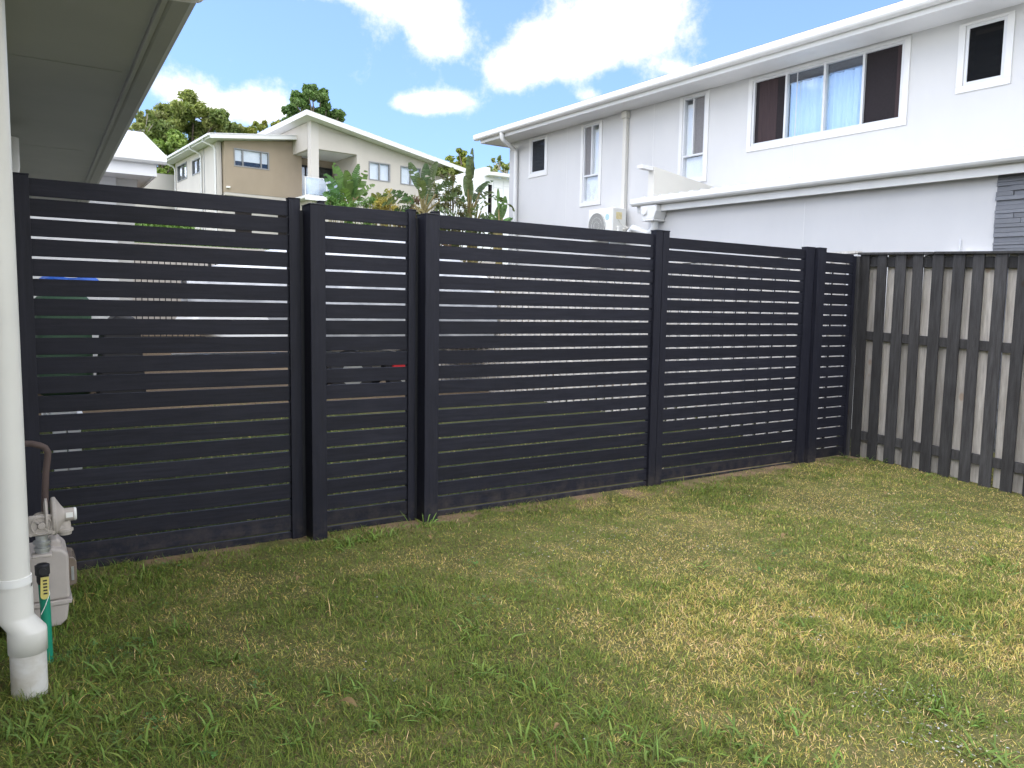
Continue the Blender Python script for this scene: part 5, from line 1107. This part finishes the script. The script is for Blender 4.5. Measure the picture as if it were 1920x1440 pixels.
big_plant('short broad-leaved plant in front of the beige wall', 17.5, 722, 392,
  [(left, .5, .15, .42, .20, .3, 0), (right, .05, .25, .32, .12, .2, 0), (left, .2, .1, .36, .18, .3, .1), (right, .5, .05, .35, .16, .5, .2), (left, .9, .05, .35, .14, .7, .3)], pal=(.10,.12,.025))
def shrub(label, dist, blobs, per, size, pal, name='shrub', asp=.3, group='shrubs behind the fence', droop=0.0):
    cen, rad = [], []
    for (px, py, pr) in blobs:
        r0 = pr/F*dist
        for k in range(3): cen.append(np.array(atD(px, py, dist))+rng.normal(0, .5, 3)*r0); rad.append(r0*rng.uniform(.5, .85))
    b = atD(blobs[0][0], blobs[0][1], dist); root = Vector((b.x, b.y, float(gz(b.x, b.y)))); t_ = thing(name, label, 'shrub', root, group)
    mb = MB()
    for c_ in cen: limb(mb, root-Vector((0, 0, .1)), Vector(c_), .02, .006, .06, 5)
    mb.build('stems', M['stem'], t_); leafmesh('foliage', cen, rad, per/2.2, size, pal, t_, asp, droop=droop)
shrub('feathery yellow green bamboo-like clump in front of the beige wall', 16, [(722, 378, 14), (708, 385, 12), (738, 385, 13), (720, 398, 16), (745, 400, 12), (700, 400, 12), (732, 365, 8), (715, 430, 16)], 5200, .045, np.array([[.20,.17,.03], [.15,.15,.03], [.24,.19,.04]]), 'bamboo_clump', .12)
shrub('loose airy olive shrub between the two tallest paddle-leaf plants', 16, [(842, 345, 11), (830, 360, 14), (855, 360, 13), (838, 378, 16), (858, 382, 13), (822, 385, 12), (845, 400, 16), (866, 398, 12), (850, 335, 6), (835, 425, 18), (870, 425, 14)], 2600, .05, np.array([[.065,.085,.03], [.10,.12,.04], [.12,.10,.05]]), 'airy_shrub', .28)
shrub('fern-like palm fronds right of the upright plant', 16.5, [(690, 375, 11), (700, 385, 12), (680, 390, 12), (664, 395, 12), (710, 390, 8), (690, 420, 15), (660, 425, 14)], 3600, .06, np.array([[.07,.13,.03], [.10,.15,.04]]), 'fern_clump', .12)
shrub('leafy green undergrowth left of the upright plant, above the narrow panel', 16, [(625, 375, 9), (635, 382, 11), (618, 388, 9), (645, 392, 12), (630, 400, 12), (640, 425, 16), (615, 430, 12)], 3200, .055, np.array([[.06,.12,.03], [.09,.15,.035]]), 'undergrowth', .3)
shrub('dark undergrowth below the torn-leaf plant, behind the widest panel', 16, [(770, 385, 12), (778, 400, 14), (760, 402, 12), (790, 425, 18), (760, 430, 14), (820, 425, 16), (905, 425, 16), (880, 440, 16), (925, 440, 12), (845, 455, 16)], 3000, .055, np.array([[.045,.08,.025], [.07,.11,.03], [.12,.07,.05]]), 'undergrowth', .3)
